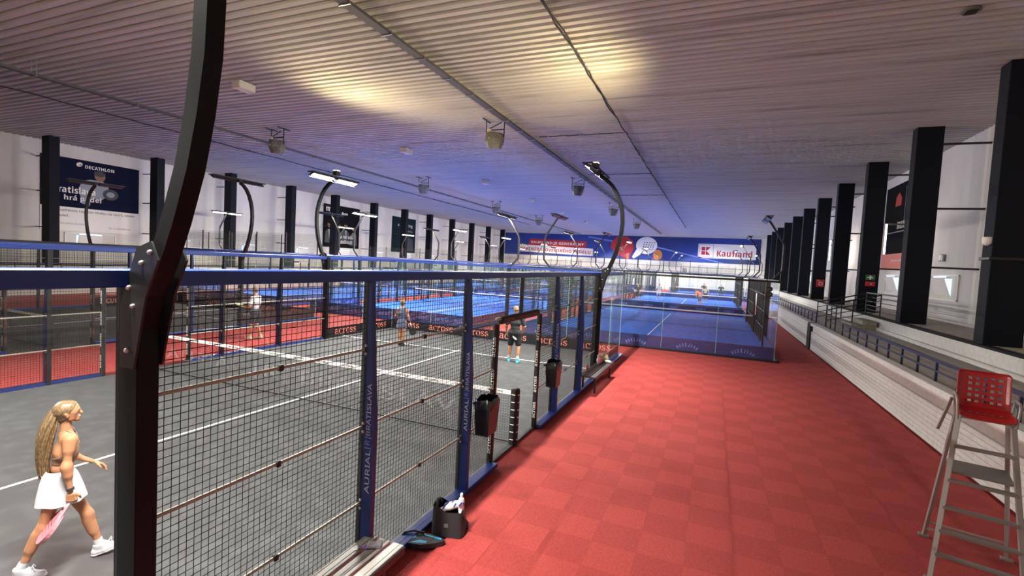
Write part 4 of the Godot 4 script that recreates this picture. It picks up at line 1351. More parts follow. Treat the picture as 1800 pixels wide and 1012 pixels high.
	s.lathe([Vector2(0, 0), Vector2(0.03, 0), Vector2(0.035, 0.012), Vector2(0.035, 0.15), Vector2(0.028, 0.165), Vector2(0, 0.165)], Transform3D(), 14)
	part(g, "body", s, paint(c("c56a58"), 0.35))
	s = Shape.new()
	s.lathe([Vector2(0.029, 0.165), Vector2(0.029, 0.172), Vector2(0, 0.172)], Transform3D(), 14)
	part(g, "lid", s, M.bolt)

# ---------------------------------------------------------------- people

# bones: [a, b, radius at a, radius at b]; a smooth union of tapered capsules, cut by planes [point, normal]; meshed as surface nets
func flesh(s: Shape, bones: Array, cell: float, k: float, cuts: Array = []) -> void:
	var lo := Vector3.INF
	var hi := -Vector3.INF
	for b in bones:
		var r: float = maxf(b[2], b[3]) + cell * 2.5
		for e in 2:
			lo = lo.min(b[e] - Vector3(r, r, r))
			hi = hi.max(b[e] + Vector3(r, r, r))
	var nx := int((hi.x - lo.x) / cell) + 2
	var ny := int((hi.y - lo.y) / cell) + 2
	var nz := int((hi.z - lo.z) / cell) + 2
	var f := PackedFloat32Array()
	f.resize(nx * ny * nz)
	f.fill(1.0)
	for b in bones:
		var a: Vector3 = b[0]
		var ab: Vector3 = b[1] - b[0]
		var l2 := maxf(ab.length_squared(), 1e-9)
		var ra: float = b[2]
		var rd: float = b[3] - b[2]
		var r: float = maxf(b[2], b[3]) + maxf(k, cell * 2.0)
		var q0: Vector3 = ((a.min(b[1]) - Vector3(r, r, r) - lo) / cell).floor()
		var q1: Vector3 = ((a.max(b[1]) + Vector3(r, r, r) - lo) / cell).ceil()
		for iz in range(maxi(0, int(q0.z)), mini(nz, int(q1.z) + 1)):
			for iy in range(maxi(0, int(q0.y)), mini(ny, int(q1.y) + 1)):
				var row := nx * (iy + ny * iz)
				for ix in range(maxi(0, int(q0.x)), mini(nx, int(q1.x) + 1)):
					var p := lo + Vector3(ix, iy, iz) * cell - a
					var h := clampf(p.dot(ab) / l2, 0.0, 1.0)
					var d := (p - ab * h).length() - ra - rd * h
					var o := f[row + ix]
					var m := k - absf(o - d)
					if o > 0.9:
						f[row + ix] = d
					elif m > 0.0:
						f[row + ix] = minf(o, d) - m * m * 0.25 / k
					elif d < o:
						f[row + ix] = d
	if cuts:
		for iz in nz:
			for iy in ny:
				for ix in nx:
					var i := ix + nx * (iy + ny * iz)
					if f[i] < cell * 3.0:
						var p := lo + Vector3(ix, iy, iz) * cell
						for c2 in cuts:
							f[i] = maxf(f[i], (p - c2[0]).dot(c2[1]))
	var id := PackedInt32Array()
	id.resize(nx * ny * nz)
	id.fill(-1)
	var vs := PackedVector3Array()
	var ns := PackedVector3Array()
	var off := [0, 1, nx, nx + 1, nx * ny, nx * ny + 1, nx * ny + nx, nx * ny + nx + 1]
	var corner := [Vector3(0, 0, 0), Vector3(1, 0, 0), Vector3(0, 1, 0), Vector3(1, 1, 0), Vector3(0, 0, 1), Vector3(1, 0, 1), Vector3(0, 1, 1), Vector3(1, 1, 1)]
	var edges := [[0, 1], [2, 3], [4, 5], [6, 7], [0, 2], [1, 3], [4, 6], [5, 7], [0, 4], [1, 5], [2, 6], [3, 7]]
	for iz in nz - 1:
		for iy in ny - 1:
			var row := nx * (iy + ny * iz)
			for ix in nx - 1:
				var i := row + ix
				var f0 := f[i]
				if f0 > cell * 2.0 or f0 < -cell * 2.0:
					continue
				var n := 0
				for c2 in 8:
					if f[i + off[c2]] < 0.0:
						n += 1
				if n == 0 or n == 8:
					continue
				var p := Vector3.ZERO
				var cnt := 0
				for e in edges:
					var u := f[i + off[e[0]]]
					var w := f[i + off[e[1]]]
					if (u < 0.0) != (w < 0.0):
						p += corner[e[0]].lerp(corner[e[1]], u / (u - w))
						cnt += 1
				id[i] = vs.size()
				vs.append(lo + (Vector3(ix, iy, iz) + p / cnt) * cell)
				var g := Vector3(f[i + 1] + f[i + off[3]] + f[i + off[5]] + f[i + off[7]] - f0 - f[i + off[2]] - f[i + off[4]] - f[i + off[6]],
					f[i + off[2]] + f[i + off[3]] + f[i + off[6]] + f[i + off[7]] - f0 - f[i + 1] - f[i + off[4]] - f[i + off[5]],
					f[i + off[4]] + f[i + off[5]] + f[i + off[6]] + f[i + off[7]] - f0 - f[i + 1] - f[i + off[2]] - f[i + off[3]])
				ns.append(g.normalized())
	var dx := [1, nx, nx * ny]
	for iz in range(1, nz - 1):
		for iy in range(1, ny - 1):
			for ix in range(1, nx - 1):
				var i := ix + nx * (iy + ny * iz)
				var u := f[i]
				if u > cell * 2.0 or u < -cell * 2.0:
					continue
				for ax in 3:
					if (u < 0.0) != (f[i + dx[ax]] < 0.0):
						var p: int = dx[(ax + 1) % 3]
						var q: int = dx[(ax + 2) % 3]
						var a := id[i]
						var b := id[i - p]
						var c2 := id[i - p - q]
						var d := id[i - q]
						if a < 0 or b < 0 or c2 < 0 or d < 0:
							continue
						s.tri_n(vs[a], vs[b], vs[c2], ns[a], ns[b], ns[c2])
						s.tri_n(vs[a], vs[c2], vs[d], ns[a], ns[c2], ns[d])

func torso(J: Dictionary, w: float, grow := 0.0) -> Array:
	var c1: Vector3 = (J.shL + J.shR) * 0.5
	var p: Vector3 = (J.hipL + J.hipR) * 0.5
	var rt: Vector3 = (J.shR - J.shL).normalized()
	var rp: Vector3 = (J.hipR - J.hipL).normalized()
	var up: Vector3 = (c1 - p).normalized()
	var fw := up.cross(rt)
	var out := []
	out.append([c1.lerp(J.shL, 0.8) - up * 0.02, c1.lerp(J.shR, 0.8) - up * 0.02, 0.055 * w + grow, 0.055 * w + grow])
	var rib := c1.lerp(p, 0.34)
	out.append([rib - rt * 0.058 * w, rib + rt * 0.058 * w, 0.092 * w + grow, 0.092 * w + grow])
	out.append([c1 - up * 0.05 - rt * 0.05 * w, rib - rt * 0.05 * w, 0.075 * w + grow, 0.09 * w + grow])
	out.append([c1 - up * 0.05 + rt * 0.05 * w, rib + rt * 0.05 * w, 0.075 * w + grow, 0.09 * w + grow])
	var wa := c1.lerp(p, 0.68)
	out.append([wa - rp * 0.04 * w, wa + rp * 0.04 * w, 0.082 * w + grow, 0.082 * w + grow])
	out.append([rib, wa, 0.085 * w + grow, 0.085 * w + grow])
	out.append([p - rp * 0.06 * w, p + rp * 0.06 * w, 0.1 * w + grow, 0.1 * w + grow])
	return out

func hand_bones(wr: Vector3, ha: Vector3, palm: Vector3, thumb: Vector3, curl: float) -> Array:
	# palm: where the palm looks; thumb: the side of the thumb
	var d := (ha - wr).normalized()
	palm = (palm - d * palm.dot(d)).normalized()
	var side := d.cross(palm).normalized()
	if side.dot(thumb) < 0.0:
		side = -side
	var out := []
	var root := wr + d * 0.03
	for k in 4:
		var sx := side * (0.03 - 0.02 * k)
		var kn := wr + d * (0.088 - 0.004 * absf(k - 1.0)) + sx
		out.append([root + sx * 0.6, kn, 0.014, 0.011])
		var ln: float = [0.07, 0.078, 0.072, 0.056][k]
		var d1 := (d * cos(curl) + palm * sin(curl)).normalized()
		var d2 := (d * cos(curl * 2.1) + palm * sin(curl * 2.1)).normalized()
		var m := kn + d1 * ln * 0.5
		out.append([kn, m, 0.0095, 0.0085])
		out.append([m, m + d2 * ln * 0.5, 0.0085, 0.007])
	var t0 := wr + d * 0.03 + side * 0.022
	var t1 := t0 + (d * 0.6 + side * 0.7 + palm * 0.35).normalized() * 0.045
	out.append([t0, t1, 0.014, 0.0105])
	out.append([t1, t1 + (d * 0.8 + side * 0.15 + palm * 0.5).normalized() * 0.035, 0.0105, 0.008])
	return out

func head_bones(h: Vector3, fw: Vector3, up: Vector3, r: float) -> Array:
	# h: middle of the head, r: its half height
	var rt := fw.cross(up).normalized()
	var q := r / 0.115
	var out := []
	out.append([h + up * 0.025 * q - fw * 0.02 * q, h + up * 0.03 * q + fw * 0.015 * q, 0.084 * q, 0.078 * q])
	out.append([h - up * 0.02 * q + fw * 0.03 * q, h - up * 0.078 * q + fw * 0.058 * q, 0.06 * q, 0.033 * q])
	for e in [-1.0, 1.0]:
		out.append([h + rt * 0.03 * e * q + up * 0.0 * q + fw * 0.035 * q, h + rt * 0.03 * e * q - up * 0.06 * q + fw * 0.025 * q, 0.045 * q, 0.033 * q])
		out.append([h + rt * 0.077 * e * q - up * 0.005 * q - fw * 0.012 * q, h + rt * 0.076 * e * q - up * 0.035 * q - fw * 0.002 * q, 0.016 * q, 0.01 * q])
		out.append([h + rt * 0.03 * e * q + up * 0.022 * q + fw * 0.083 * q, h + rt * 0.012 * e * q + up * 0.022 * q + fw * 0.088 * q, 0.009 * q, 0.009 * q])
	out.append([h + up * 0.012 * q + fw * 0.088 * q, h - up * 0.022 * q + fw * 0.106 * q, 0.009 * q, 0.013 * q])
	out.append([h - up * 0.055 * q + fw * 0.085 * q - rt * 0.012 * q, h - up * 0.055 * q + fw * 0.085 * q + rt * 0.012 * q, 0.011 * q, 0.011 * q])
	return out

func limb_bones(J: Dictionary, w: float) -> Array:
	var out := []
	for sd in ["L", "R"]:
		var sh: Vector3 = J["sh" + sd]
		var el: Vector3 = J["el" + sd]
		var wr: Vector3 = J["wr" + sd]
		out.append([sh, sh.lerp(el, 0.35), 0.052 * w, 0.046 * w])
		out.append([sh, el, 0.046 * w, 0.036 * w])
		out.append([el, el.lerp(wr, 0.3), 0.037 * w, 0.038 * w])
		out.append([el, wr, 0.036 * w, 0.025 * w])
		var hp: Vector3 = J["hip" + sd]
		var kn: Vector3 = J["kn" + sd]
		var an: Vector3 = J["an" + sd]
		out.append([hp, kn, 0.085 * w, 0.053 * w])
		out.append([kn, an, 0.05 * w, 0.036 * w])
		var bk := (kn - an).cross(Vector3.RIGHT).normalized()
		if bk.z < 0:
			bk = -bk
		out.append([kn.lerp(an, 0.18) + bk * 0.018, kn.lerp(an, 0.5) + bk * 0.012, 0.046 * w, 0.038 * w])
		out.append([an, an + (J["toe" + sd] - an) * 0.6, 0.036 * w, 0.03 * w])
	return out

# J: joints in the person's own axes (x right, -z ahead). wear: what is worn
func person(label: String, pos: Vector3, turn: float, J: Dictionary, wear: Dictionary) -> Node3D:
	var g := thing("person", label, "person", pos, turn, "")
	var w: float = wear.get("w", 1.0)
	var cell: float = wear.cell
	var fw: Vector3 = J.get("look", Vector3(0, 0, -1)).normalized()
	var up: Vector3 = J.get("crown", Vector3.UP).normalized()
	var s := Shape.new()
	var neck := [[J.neck - Vector3(0, 0.03, 0), J.head - up * 0.04 - fw * 0.015, 0.056 * w, 0.048 * w]]
	flesh(s, torso(J, w) + limb_bones(J, w) + neck, cell, 0.045)
	flesh(s, head_bones(J.head, fw, up, wear.get("head", 0.115)) + neck, minf(cell, wear.get("head_cell", cell)), 0.014)
	for sd in ["L", "R"]:
		var pl: Vector3 = J.get("palm" + sd, Vector3(1.0 if sd == "L" else -1.0, 0, 0))
		var th: Vector3 = J.get("thumb" + sd, Vector3(0, 0, -1))
		flesh(s, hand_bones(J["wr" + sd], J["ha" + sd], pl, th, J.get("curl" + sd, 0.45)) + [[J["wr" + sd].lerp(J["el" + sd], 0.15), J["wr" + sd], 0.027 * w, 0.022 * w]], minf(cell * 0.5, 0.008) if cell > 0.013 else 0.0045, 0.008)
	part(g, "body", s, wear.skin)
	# shirt
	if wear.has("shirt"):
		var c1: Vector3 = (J.shL + J.shR) * 0.5
		var p: Vector3 = (J.hipL + J.hipR) * 0.5
		var ax := (c1 - p).normalized()
		var b := torso(J, w, 0.014)
		var cuts := [[p - ax * wear.get("shirt_low", 0.06), -ax], [c1 + ax * 0.055, ax]]
		for sd in ["L", "R"]:
			var sl: float = wear.get("sleeve", 0.55)
			if sl > 0.0:
				b.append([J["sh" + sd], J["sh" + sd].lerp(J["el" + sd], sl), 0.064 * w, 0.06 * w])
		var t := Shape.new()
		flesh(t, b, cell, 0.04, cuts)
		part(g, "shirt", t, wear.shirt)
	if wear.has("shorts"):
		var b := []
		var p: Vector3 = (J.hipL + J.hipR) * 0.5
		b.append([J.hipL, J.hipR, 0.118 * w, 0.118 * w])
		b.append([p + Vector3(0, 0.1, 0), p, 0.11 * w, 0.115 * w])
		for sd in ["L", "R"]:
			b.append([J["hip" + sd], J["hip" + sd].lerp(J["kn" + sd], wear.get("leg", 0.8)), 0.105 * w, 0.085 * w])
		var t := Shape.new()
		flesh(t, b, cell, 0.03, [[p + Vector3(0, 0.13, 0), Vector3.UP]])
		part(g, "shorts", t, wear.shorts)
	if wear.has("skirt"):
		var p: Vector3 = (J.hipL + J.hipR) * 0.5
		var rings := []
		var hem: Array = wear.hem
		for i in 7:
			var u := i / 6.0
			var cx: Vector3 = (p + Vector3(0, 0.13, 0)).lerp(hem[0], u)
			var ring := []
			for kk in 36:
				var th := TAU * kk / 36.0
				var wav := 1.0 + 0.05 * u * sin(th * 7.0 + 0.6)
				ring.append(cx + Vector3(cos(th) * lerpf(0.132 * w, hem[1], pow(u, 0.6)) * wav, 0.0, sin(th) * lerpf(0.11 * w, hem[2], pow(u, 0.6)) * wav))
			rings.append(ring)
		var t := Shape.new()
		t.loft(rings, false, false)
		part(g, "skirt", t, wear.skirt)
	# shoes
	for sd in ["L", "R"]:
		var an: Vector3 = J["an" + sd]
		var toe: Vector3 = J["toe" + sd]
		var heel: Vector3 = J["heel" + sd]
		var d := (toe - heel).normalized()
		var nn := Vector3.RIGHT.cross(d).normalized()
		if nn.y < 0:
			nn = -nn
		var t := Shape.new()
		flesh(t, [[heel + nn * 0.03 + d * 0.03, heel + nn * 0.03 + d * 0.1, 0.04, 0.043], [heel + nn * 0.03 + d * 0.1, toe + nn * 0.022 - d * 0.035, 0.043, 0.034], [heel + nn * 0.045 + d * 0.05, an + nn * 0.03, 0.043, 0.044], [an + nn * 0.01, heel + nn * 0.045 + d * 0.14, 0.045, 0.036]], minf(cell, 0.012), 0.02, [[heel, -nn], [an + nn * 0.03, nn]])
		var sh := part(g, "shoe", t, wear.shoes)
		var so := Shape.new()
		flesh(so, [[heel + d * 0.03 + nn * 0.012, heel + d * 0.12 + nn * 0.012, 0.046, 0.044], [heel + d * 0.12 + nn * 0.012, toe - d * 0.035 + nn * 0.012, 0.046, 0.038]], minf(cell, 0.012), 0.02, [[heel, -nn], [heel + nn * 0.022, nn]])
		part(sh, "sole", so, wear.get("sole", wear.shoes))
		if wear.has("socks"):
			var sk := Shape.new()
			var kd: Vector3 = (J["kn" + sd] - an).normalized()
			sk.tube([an, an + kd * 0.03, an + kd * 0.075, an + kd * 0.08], [0.042, 0.041, 0.04, 0.034], 14)
			part(g, "sock", sk, wear.socks)
	# hair as a cap over the skull
	if wear.has("hair"):
		var h: Vector3 = J.head
		var q: float = wear.get("head", 0.115) / 0.115
		var t := Shape.new()
		flesh(t, [[h + up * 0.03 * q - fw * 0.025 * q, h + up * 0.034 * q + fw * 0.012 * q, 0.091 * q, 0.084 * q], [h - fw * 0.035 * q, h - up * 0.05 * q - fw * 0.035 * q, 0.08 * q, 0.06 * q]], minf(cell, wear.get("head_cell", cell)), 0.02, [[h + fw * 0.055 * q + up * 0.05 * q, (fw * 0.9 - up * 0.55).normalized()]])
		part(g, "hair", t, wear.hair)
	return g

func racket(label: String, grip: Vector3, tip: Vector3, face: Vector3, m: Material, gm: Material) -> void:
	# a padel racket from the end of the grip to the tip of the head
	var g := thing("padel_racket", label, "racket", grip, 0, "")
	var d := (tip - grip).normalized()
	var n := (face - d * face.dot(d)).normalized()
	var sx := d.cross(n)
	var b := Basis(sx, d, n)
	var poly := PackedVector2Array()
	for k in 26:
		var a := TAU * k / 26
		var y := sin(a)
		poly.append(Vector2(0.128 * cos(a) * (1.0 if y > 0 else 1.0 - 0.25 * y * y), 0.315 + (0.14 if y > 0 else 0.16) * y))
	var s := Shape.new()
	s.prism(poly, -0.018, 0.018, Transform3D(b, Vector3.ZERO))
	var hd := part(g, "head", s, m)
	var holes := Shape.new()
	for i in 5:
		for j in 4:
			var p := Vector3(-0.06 + 0.03 * i, 0.27 + 0.035 * j, 0)
			holes.lathe([Vector2(0, 0.0005), Vector2(0.007, 0.0005), Vector2(0.007, 0)], Transform3D(b * Basis(Vector3.RIGHT, PI / 2), b * (p + Vector3(0, 0, 0.0185))), 6)
	part(hd, "holes", holes, M.ink)
	var t := Shape.new()
	for e in [-1.0, 1.0]:
		t.tube([b * Vector3(0.012 * e, 0.1, 0), b * Vector3(0.045 * e, 0.17, 0), b * Vector3(0.085 * e, 0.23, 0)], [0.013, 0.013, 0.014], 8)
	part(g, "throat", t, m)
	t = Shape.new()
	t.tube([Vector3.ZERO, d * 0.005, d * 0.12, d * 0.13], [0.014, 0.019, 0.017, 0.013], 10)
	part(g, "grip", t, gm)

func people() -> void:
	var skin := paint(c("b07c59"), 0.6)
	skin.subsurf_scatter_enabled = true
	skin.subsurf_scatter_strength = 0.15
	var skin2 := paint(c("b98764"), 0.65)
	var white := paint(c("c6c9cf"), 0.85)
	var blond := textured([[0.3, 0.5, 0.7], [c("4d3c28"), c("6e583b"), c("917852")]], 0.05, Vector3(9, 1.6, 9), 0.5, 3, 51)
	var black := paint(c("1c1d20"), 0.85)
	# the woman walking in the corner of the near court
	var J := {"head": Vector3(0, 1.512, 0.045), "look": Vector3(-0.05, 0.02, -1), "crown": Vector3(0, 1, 0.08), "neck": Vector3(0, 1.335, 0.06),
		"shR": Vector3(0.15, 1.285, 0.015), "elR": Vector3(0.195, 1.045, 0.035), "wrR": Vector3(0.198, 0.81, 0.005), "haR": Vector3(0.2, 0.735, 0.0),
		"shL": Vector3(-0.15, 1.285, 0.06), "elL": Vector3(-0.205, 1.04, 0.07), "wrL": Vector3(-0.19, 0.93, -0.125), "haL": Vector3(-0.185, 0.89, -0.2),
		"palmR": Vector3(-1, 0, -0.1), "thumbR": Vector3(0, 0, -1), "curlR": 0.95, "palmL": Vector3(0.35, -1, 0), "thumbL": Vector3(1, 0.2, 0), "curlL": 0.4,
		"hipL": Vector3(-0.08, 0.845, 0.09), "knL": Vector3(-0.08, 0.44, -0.098), "anL": Vector3(-0.08, 0.095, -0.19), "toeL": Vector3(-0.08, 0.05, -0.385), "heelL": Vector3(-0.08, 0.0, -0.14),
		"hipR": Vector3(0.08, 0.845, 0.11), "knR": Vector3(0.07, 0.46, 0.205), "anR": Vector3(0.06, 0.1, 0.36), "toeR": Vector3(0.06, 0.0, 0.175), "heelR": Vector3(0.06, 0.0, 0.415)}
	var pos := Vector3(-2.52, 0.003, 5.1)
	var g := person("woman in white skirt and tan top walking with a racket, long blond ponytail", pos, -0.5236, J, {"w": 0.84, "cell": 0.01, "head_cell": 0.006, "head": 0.106, "skin": skin, "skirt": white, "hem": [Vector3(0, 0.675, 0.09), 0.19, 0.185], "shoes": white, "sole": paint(c("b4b6ba"), 0.7), "hair": blond, "socks": white})
	# sports top: a band around the ribs and a neck strap
	var t := Shape.new()
	var tb := torso(J, 0.84, 0.007)
	flesh(t, tb, 0.01, 0.045, [[Vector3(0, 1.035, 0), Vector3(0, -1, 0)], [Vector3(0, 1.1, 0.14), Vector3(0, 1, 0.6).normalized()]])
	for e in [-1.0, 1.0]:
		t.tube([Vector3(0.05 * e, 1.18, -0.035), Vector3(0.055 * e, 1.29, -0.01), Vector3(0.045 * e, 1.35, 0.05), Vector3(0.0, 1.345, 0.11)], 0.007, 6)
	part(g, "sports_top", t, paint(c("8a6a55"), 0.8))
	# waistband and ponytail
	t = Shape.new()
	var pony := []
	var pr := []
	for k in 15:
		var u := k / 14.0
		pony.append(Vector3(0.018 * sin(u * 5.0), 1.55 - 0.62 * u + 0.03 * sin(u * PI), 0.132 + 0.055 * sin(u * 2.3) + 0.035 * u))
		pr.append(0.022 + 0.045 * sin(PI * pow(u, 0.7) * 0.86) - 0.012 * u)
	t.tube(pony, pr, 12)
	for k in 9:
		var a := TAU * k / 9.0
		var pts := []
		for i in 15:
			var rr: float = pr[i] * 0.92
			pts.append(pony[i] + Vector3(cos(a + i * 0.06) * rr, 0.0 - (0.04 * i / 14.0 if k % 2 else 0.0), sin(a + i * 0.06) * rr))
		t.tube(pts, 0.011, 6)
	part(g, "ponytail", t, blond)
	t = Shape.new()
	t.tube([Vector3(0, 1.555, 0.128), Vector3(0, 1.538, 0.148)], 0.026, 10)
	part(g, "hair_tie", t, M.ink)
	t = Shape.new()
	t.tube([Vector3(0.198, 0.825, 0.006), Vector3(0.197, 0.848, 0.01)], 0.03, 12)
	part(g, "wristband", t, M.ink)
	for sd in [[-0.08, 0.13, -0.25], [0.06, 0.1, 0.3]]:
		t = Shape.new()
		for e in [-1.0, 1.0]:
			t.tube([Vector3(sd[0], sd[1] - 0.02, sd[2]), Vector3(sd[0] + 0.02 * e, sd[1] + 0.02, sd[2] - 0.03), Vector3(sd[0] + 0.035 * e, sd[1] - 0.01, sd[2] - 0.04)], 0.004, 5)
		part(g, "laces", t, white)
	var tr := Transform3D(Basis(Vector3.UP, -0.5236), pos)
	racket("pink padel racket with white grip in the walking woman's hand", tr * Vector3(0.18, 0.765, -0.03), tr * Vector3(0.2, 0.42, 0.2), tr.basis * Vector3(0.07, 0.52, 0.78), paint(c("c9818c"), 0.45), white)
	# the two players at the far end of the near court, backs turned
	var B := {"head": Vector3(0, 1.5, -0.02), "neck": Vector3(0, 1.34, 0), "shR": Vector3(0.16, 1.28, 0), "shL": Vector3(-0.16, 1.28, 0), "elR": Vector3(0.23, 1.03, 0.02), "wrR": Vector3(0.29, 0.83, -0.06), "haR": Vector3(0.3, 0.76, -0.08), "elL": Vector3(-0.23, 1.04, -0.02), "wrL": Vector3(-0.2, 0.9, -0.2), "haL": Vector3(-0.18, 0.87, -0.27),
		"hipL": Vector3(-0.085, 0.83, 0), "hipR": Vector3(0.085, 0.83, 0), "knL": Vector3(-0.08, 0.45, -0.02), "knR": Vector3(0.09, 0.45, 0.02), "anL": Vector3(-0.06, 0.09, 0.02), "anR": Vector3(0.06, 0.09, 0.06), "toeL": Vector3(-0.07, 0, -0.17), "toeR": Vector3(0.07, 0, -0.12), "heelL": Vector3(-0.06, 0, 0.07), "heelR": Vector3(0.06, 0, 0.11)}
	var denim := paint(c("45536b"), 0.85)
	g = person("player in grey-blue sleeveless dress with blond bun, back turned, far end of near court", Vector3(-7.1, 0.005, -6.65), 0.25, B, {"w": 0.95, "cell": 0.022, "head_cell": 0.015, "skin": skin, "shirt": denim, "sleeve": 0.0, "skirt": denim, "hem": [Vector3(0, 0.63, 0), 0.19, 0.17], "shoes": black, "hair": blond})
	t = Shape.new()
	flesh(t, [[Vector3(0, 1.58, 0.08), Vector3(0, 1.55, 0.1), 0.04, 0.03]], 0.015, 0.02)
	part(g, "hair_bun", t, blond)
	tr = Transform3D(Basis(Vector3.UP, 0.25), Vector3(-7.1, 0.005, -6.65))
	racket("dark padel racket hanging from the hand of the player in the dress", tr * Vector3(0.29, 0.8, -0.04), tr * Vector3(0.4, 0.4, -0.14), tr.basis * Vector3(0.5, 0.1, 1), black, white)
	var D := {"head": Vector3(0.0, 1.66, -0.03), "neck": Vector3(0, 1.48, 0), "shR": Vector3(0.2, 1.42, 0), "shL": Vector3(-0.2, 1.42, 0), "elR": Vector3(0.29, 1.14, -0.02), "wrR": Vector3(0.24, 0.93, -0.14), "haR": Vector3(0.21, 0.88, -0.2), "elL": Vector3(-0.29, 1.15, -0.02), "wrL": Vector3(-0.29, 0.92, -0.16), "haL": Vector3(-0.27, 0.86, -0.2),
		"hipL": Vector3(-0.1, 0.92, 0), "hipR": Vector3(0.1, 0.92, 0), "knL": Vector3(-0.13, 0.5, -0.03), "knR": Vector3(0.13, 0.5, 0.0), "anL": Vector3(-0.15, 0.1, -0.05), "anR": Vector3(0.13, 0.1, 0.1), "toeL": Vector3(-0.16, 0, -0.25), "toeR": Vector3(0.17, 0, -0.1), "heelL": Vector3(-0.15, 0, 0.01), "heelR": Vector3(0.12, 0, 0.16)}
	person("player in black shirt and shorts with turquoise shoes, back turned, near court", Vector3(-2.68, 0.005, -6.45), 0.3, D, {"w": 1.12, "cell": 0.022, "head_cell": 0.015, "skin": skin2, "shirt": paint(c("2c2d2f"), 0.85), "sleeve": 0.8, "shorts": black, "shoes": paint(c("3fb9c9"), 0.6), "hair": paint(c("a98a66"), 0.7)})
	for sd in [[-0.15, 0.1, -0.05], [0.13, 0.1, 0.1]]:
		t = Shape.new()
		t.tube([Vector3(sd[0], 0.11, sd[2]), Vector3(sd[0], 0.2, sd[2])], 0.047, 10)
		part(get_child(get_child_count() - 1), "sock", t, white)
	tr = Transform3D(Basis(Vector3.UP, 0.3), Vector3(-2.68, 0.005, -6.45))
	racket("pale padel racket held by the player with turquoise shoes", tr * Vector3(0.25, 0.9, -0.2), tr * Vector3(-0.08, 0.78, 0.18), tr.basis * Vector3(0.5, 0.6, 1), paint(c("9aa39b"), 0.5), black)
	# man on the red walkway, facing left
	var E := {"head": Vector3(0, 1.72, -0.04), "look": Vector3(0, -0.25, -1), "neck": Vector3(0, 1.54, 0), "shR": Vector3(0.2, 1.46, 0), "shL": Vector3(-0.2, 1.46, 0), "elR": Vector3(0.27, 1.17, -0.04), "wrR": Vector3(0.14, 1.12, -0.27), "haR": Vector3(0.09, 1.12, -0.34), "elL": Vector3(-0.27, 1.17, -0.04), "wrL": Vector3(-0.16, 1.1, -0.28), "haL": Vector3(-0.1, 1.09, -0.35),
		"hipL": Vector3(-0.1, 0.95, 0), "hipR": Vector3(0.1, 0.95, 0), "knL": Vector3(-0.11, 0.52, -0.06), "knR": Vector3(0.12, 0.52, -0.02), "anL": Vector3(-0.12, 0.1, -0.1), "anR": Vector3(0.13, 0.1, 0.13), "toeL": Vector3(-0.13, 0, -0.3), "toeR": Vector3(0.15, 0, -0.07), "heelL": Vector3(-0.12, 0, -0.04), "heelR": Vector3(0.13, 0, 0.19)}
	person("man in white shirt and dark shorts holding a racket on the red walkway", Vector3(-11.85, -0.02, -4.6), 1.9, E, {"w": 1.1, "cell": 0.022, "head_cell": 0.015, "skin": skin2, "shirt": white, "sleeve": 0.85, "shorts": paint(c("33363f"), 0.85), "shoes": paint(c("c9c4a8"), 0.7), "hair": paint(c("6b5440"), 0.8)})
	tr = Transform3D(Basis(Vector3.UP, 1.9), Vector3(-11.85, -0.02, -4.6))
	racket("light green padel racket in the hands of the man in white", tr * Vector3(0.12, 1.12, -0.34), tr * Vector3(-0.3, 1.2, -0.5), tr.basis * Vector3(0, 1, 0.3), paint(c("c3cf9c"), 0.5), white)
	# four small players on the court beyond number 3
	var far := [[Vector3(-3.7, 0.005, -40.4), 2.9, "player in dark clothes standing on the blue court with four players", black, black, 0.0], [Vector3(-2.35, 0.005, -46.2), 3.4, "player in white bending by the net of the far blue court", white, white, 0.35], [Vector3(1.95, 0.005, -39.3), 0.9, "player in orange shirt leaning forward on the far blue court", paint(c("d9622e"), 0.8), paint(c("6d6a55"), 0.8), 0.6], [Vector3(2.3, 0.005, -46.6), 3.0, "player in pale green shirt at the net of the far blue court", paint(c("c9d3b0"), 0.8), black, 0.15], [Vector3(1.9, 0.005, -58.5), 3.1, "person in dark top standing far behind the orange player", black, black, 0.0], [Vector3(3.9, 0.005, -58.7), 3.1, "person in dark top far behind, nearer the right wall", black, black, 0.1]]
	for q in far:
		var F := {}
		for key in D:
			var v: Vector3 = D[key]
			if v.y > 0.93:
				var a: float = q[5]
				var r: Vector3 = v - Vector3(0, 0.92, 0)
				v = Vector3(0, 0.92, 0) + Vector3(r.x * 1.15, r.y * cos(a) - r.z * -sin(a), r.z * cos(a) - r.y * sin(a))
			F[key] = v
		person(q[2], q[0], q[1], F, {"w": 1.05, "cell": 0.04, "skin": skin2, "shirt": q[3], "sleeve": 0.7, "shorts": q[4], "shoes": white, "hair": black})

func _ready() -> void:
	# camera
	var cam := Camera3D.new()
	cam.name = "camera"
	cam.fov = rad_to_deg(2.0 * atan(506.0 / 853.66))
	cam.position = CAM
	cam.rotation = Vector3(deg_to_rad(-3.006), deg_to_rad(22.505), deg_to_rad(3.016))
	cam.near = 0.05
	cam.far = 400.0
	add_child(cam)
	cam.current = true
	# surroundings: the hall is closed, so nothing but its own lamps lights it
	var we := WorldEnvironment.new()
	we.name = "surroundings"
	var e := Environment.new()
	e.background_mode = Environment.BG_COLOR
	e.background_color = Color(0.02, 0.02, 0.025)
	e.tonemap_mode = Environment.TONE_MAPPER_LINEAR
	e.tonemap_exposure = 0.88
	e.sdfgi_enabled = true
	e.ssao_enabled = true
	e.ssil_enabled = true
	we.environment = e
	add_child(we)
	materials()
	hall()
	courts()
	small_things()
	people()

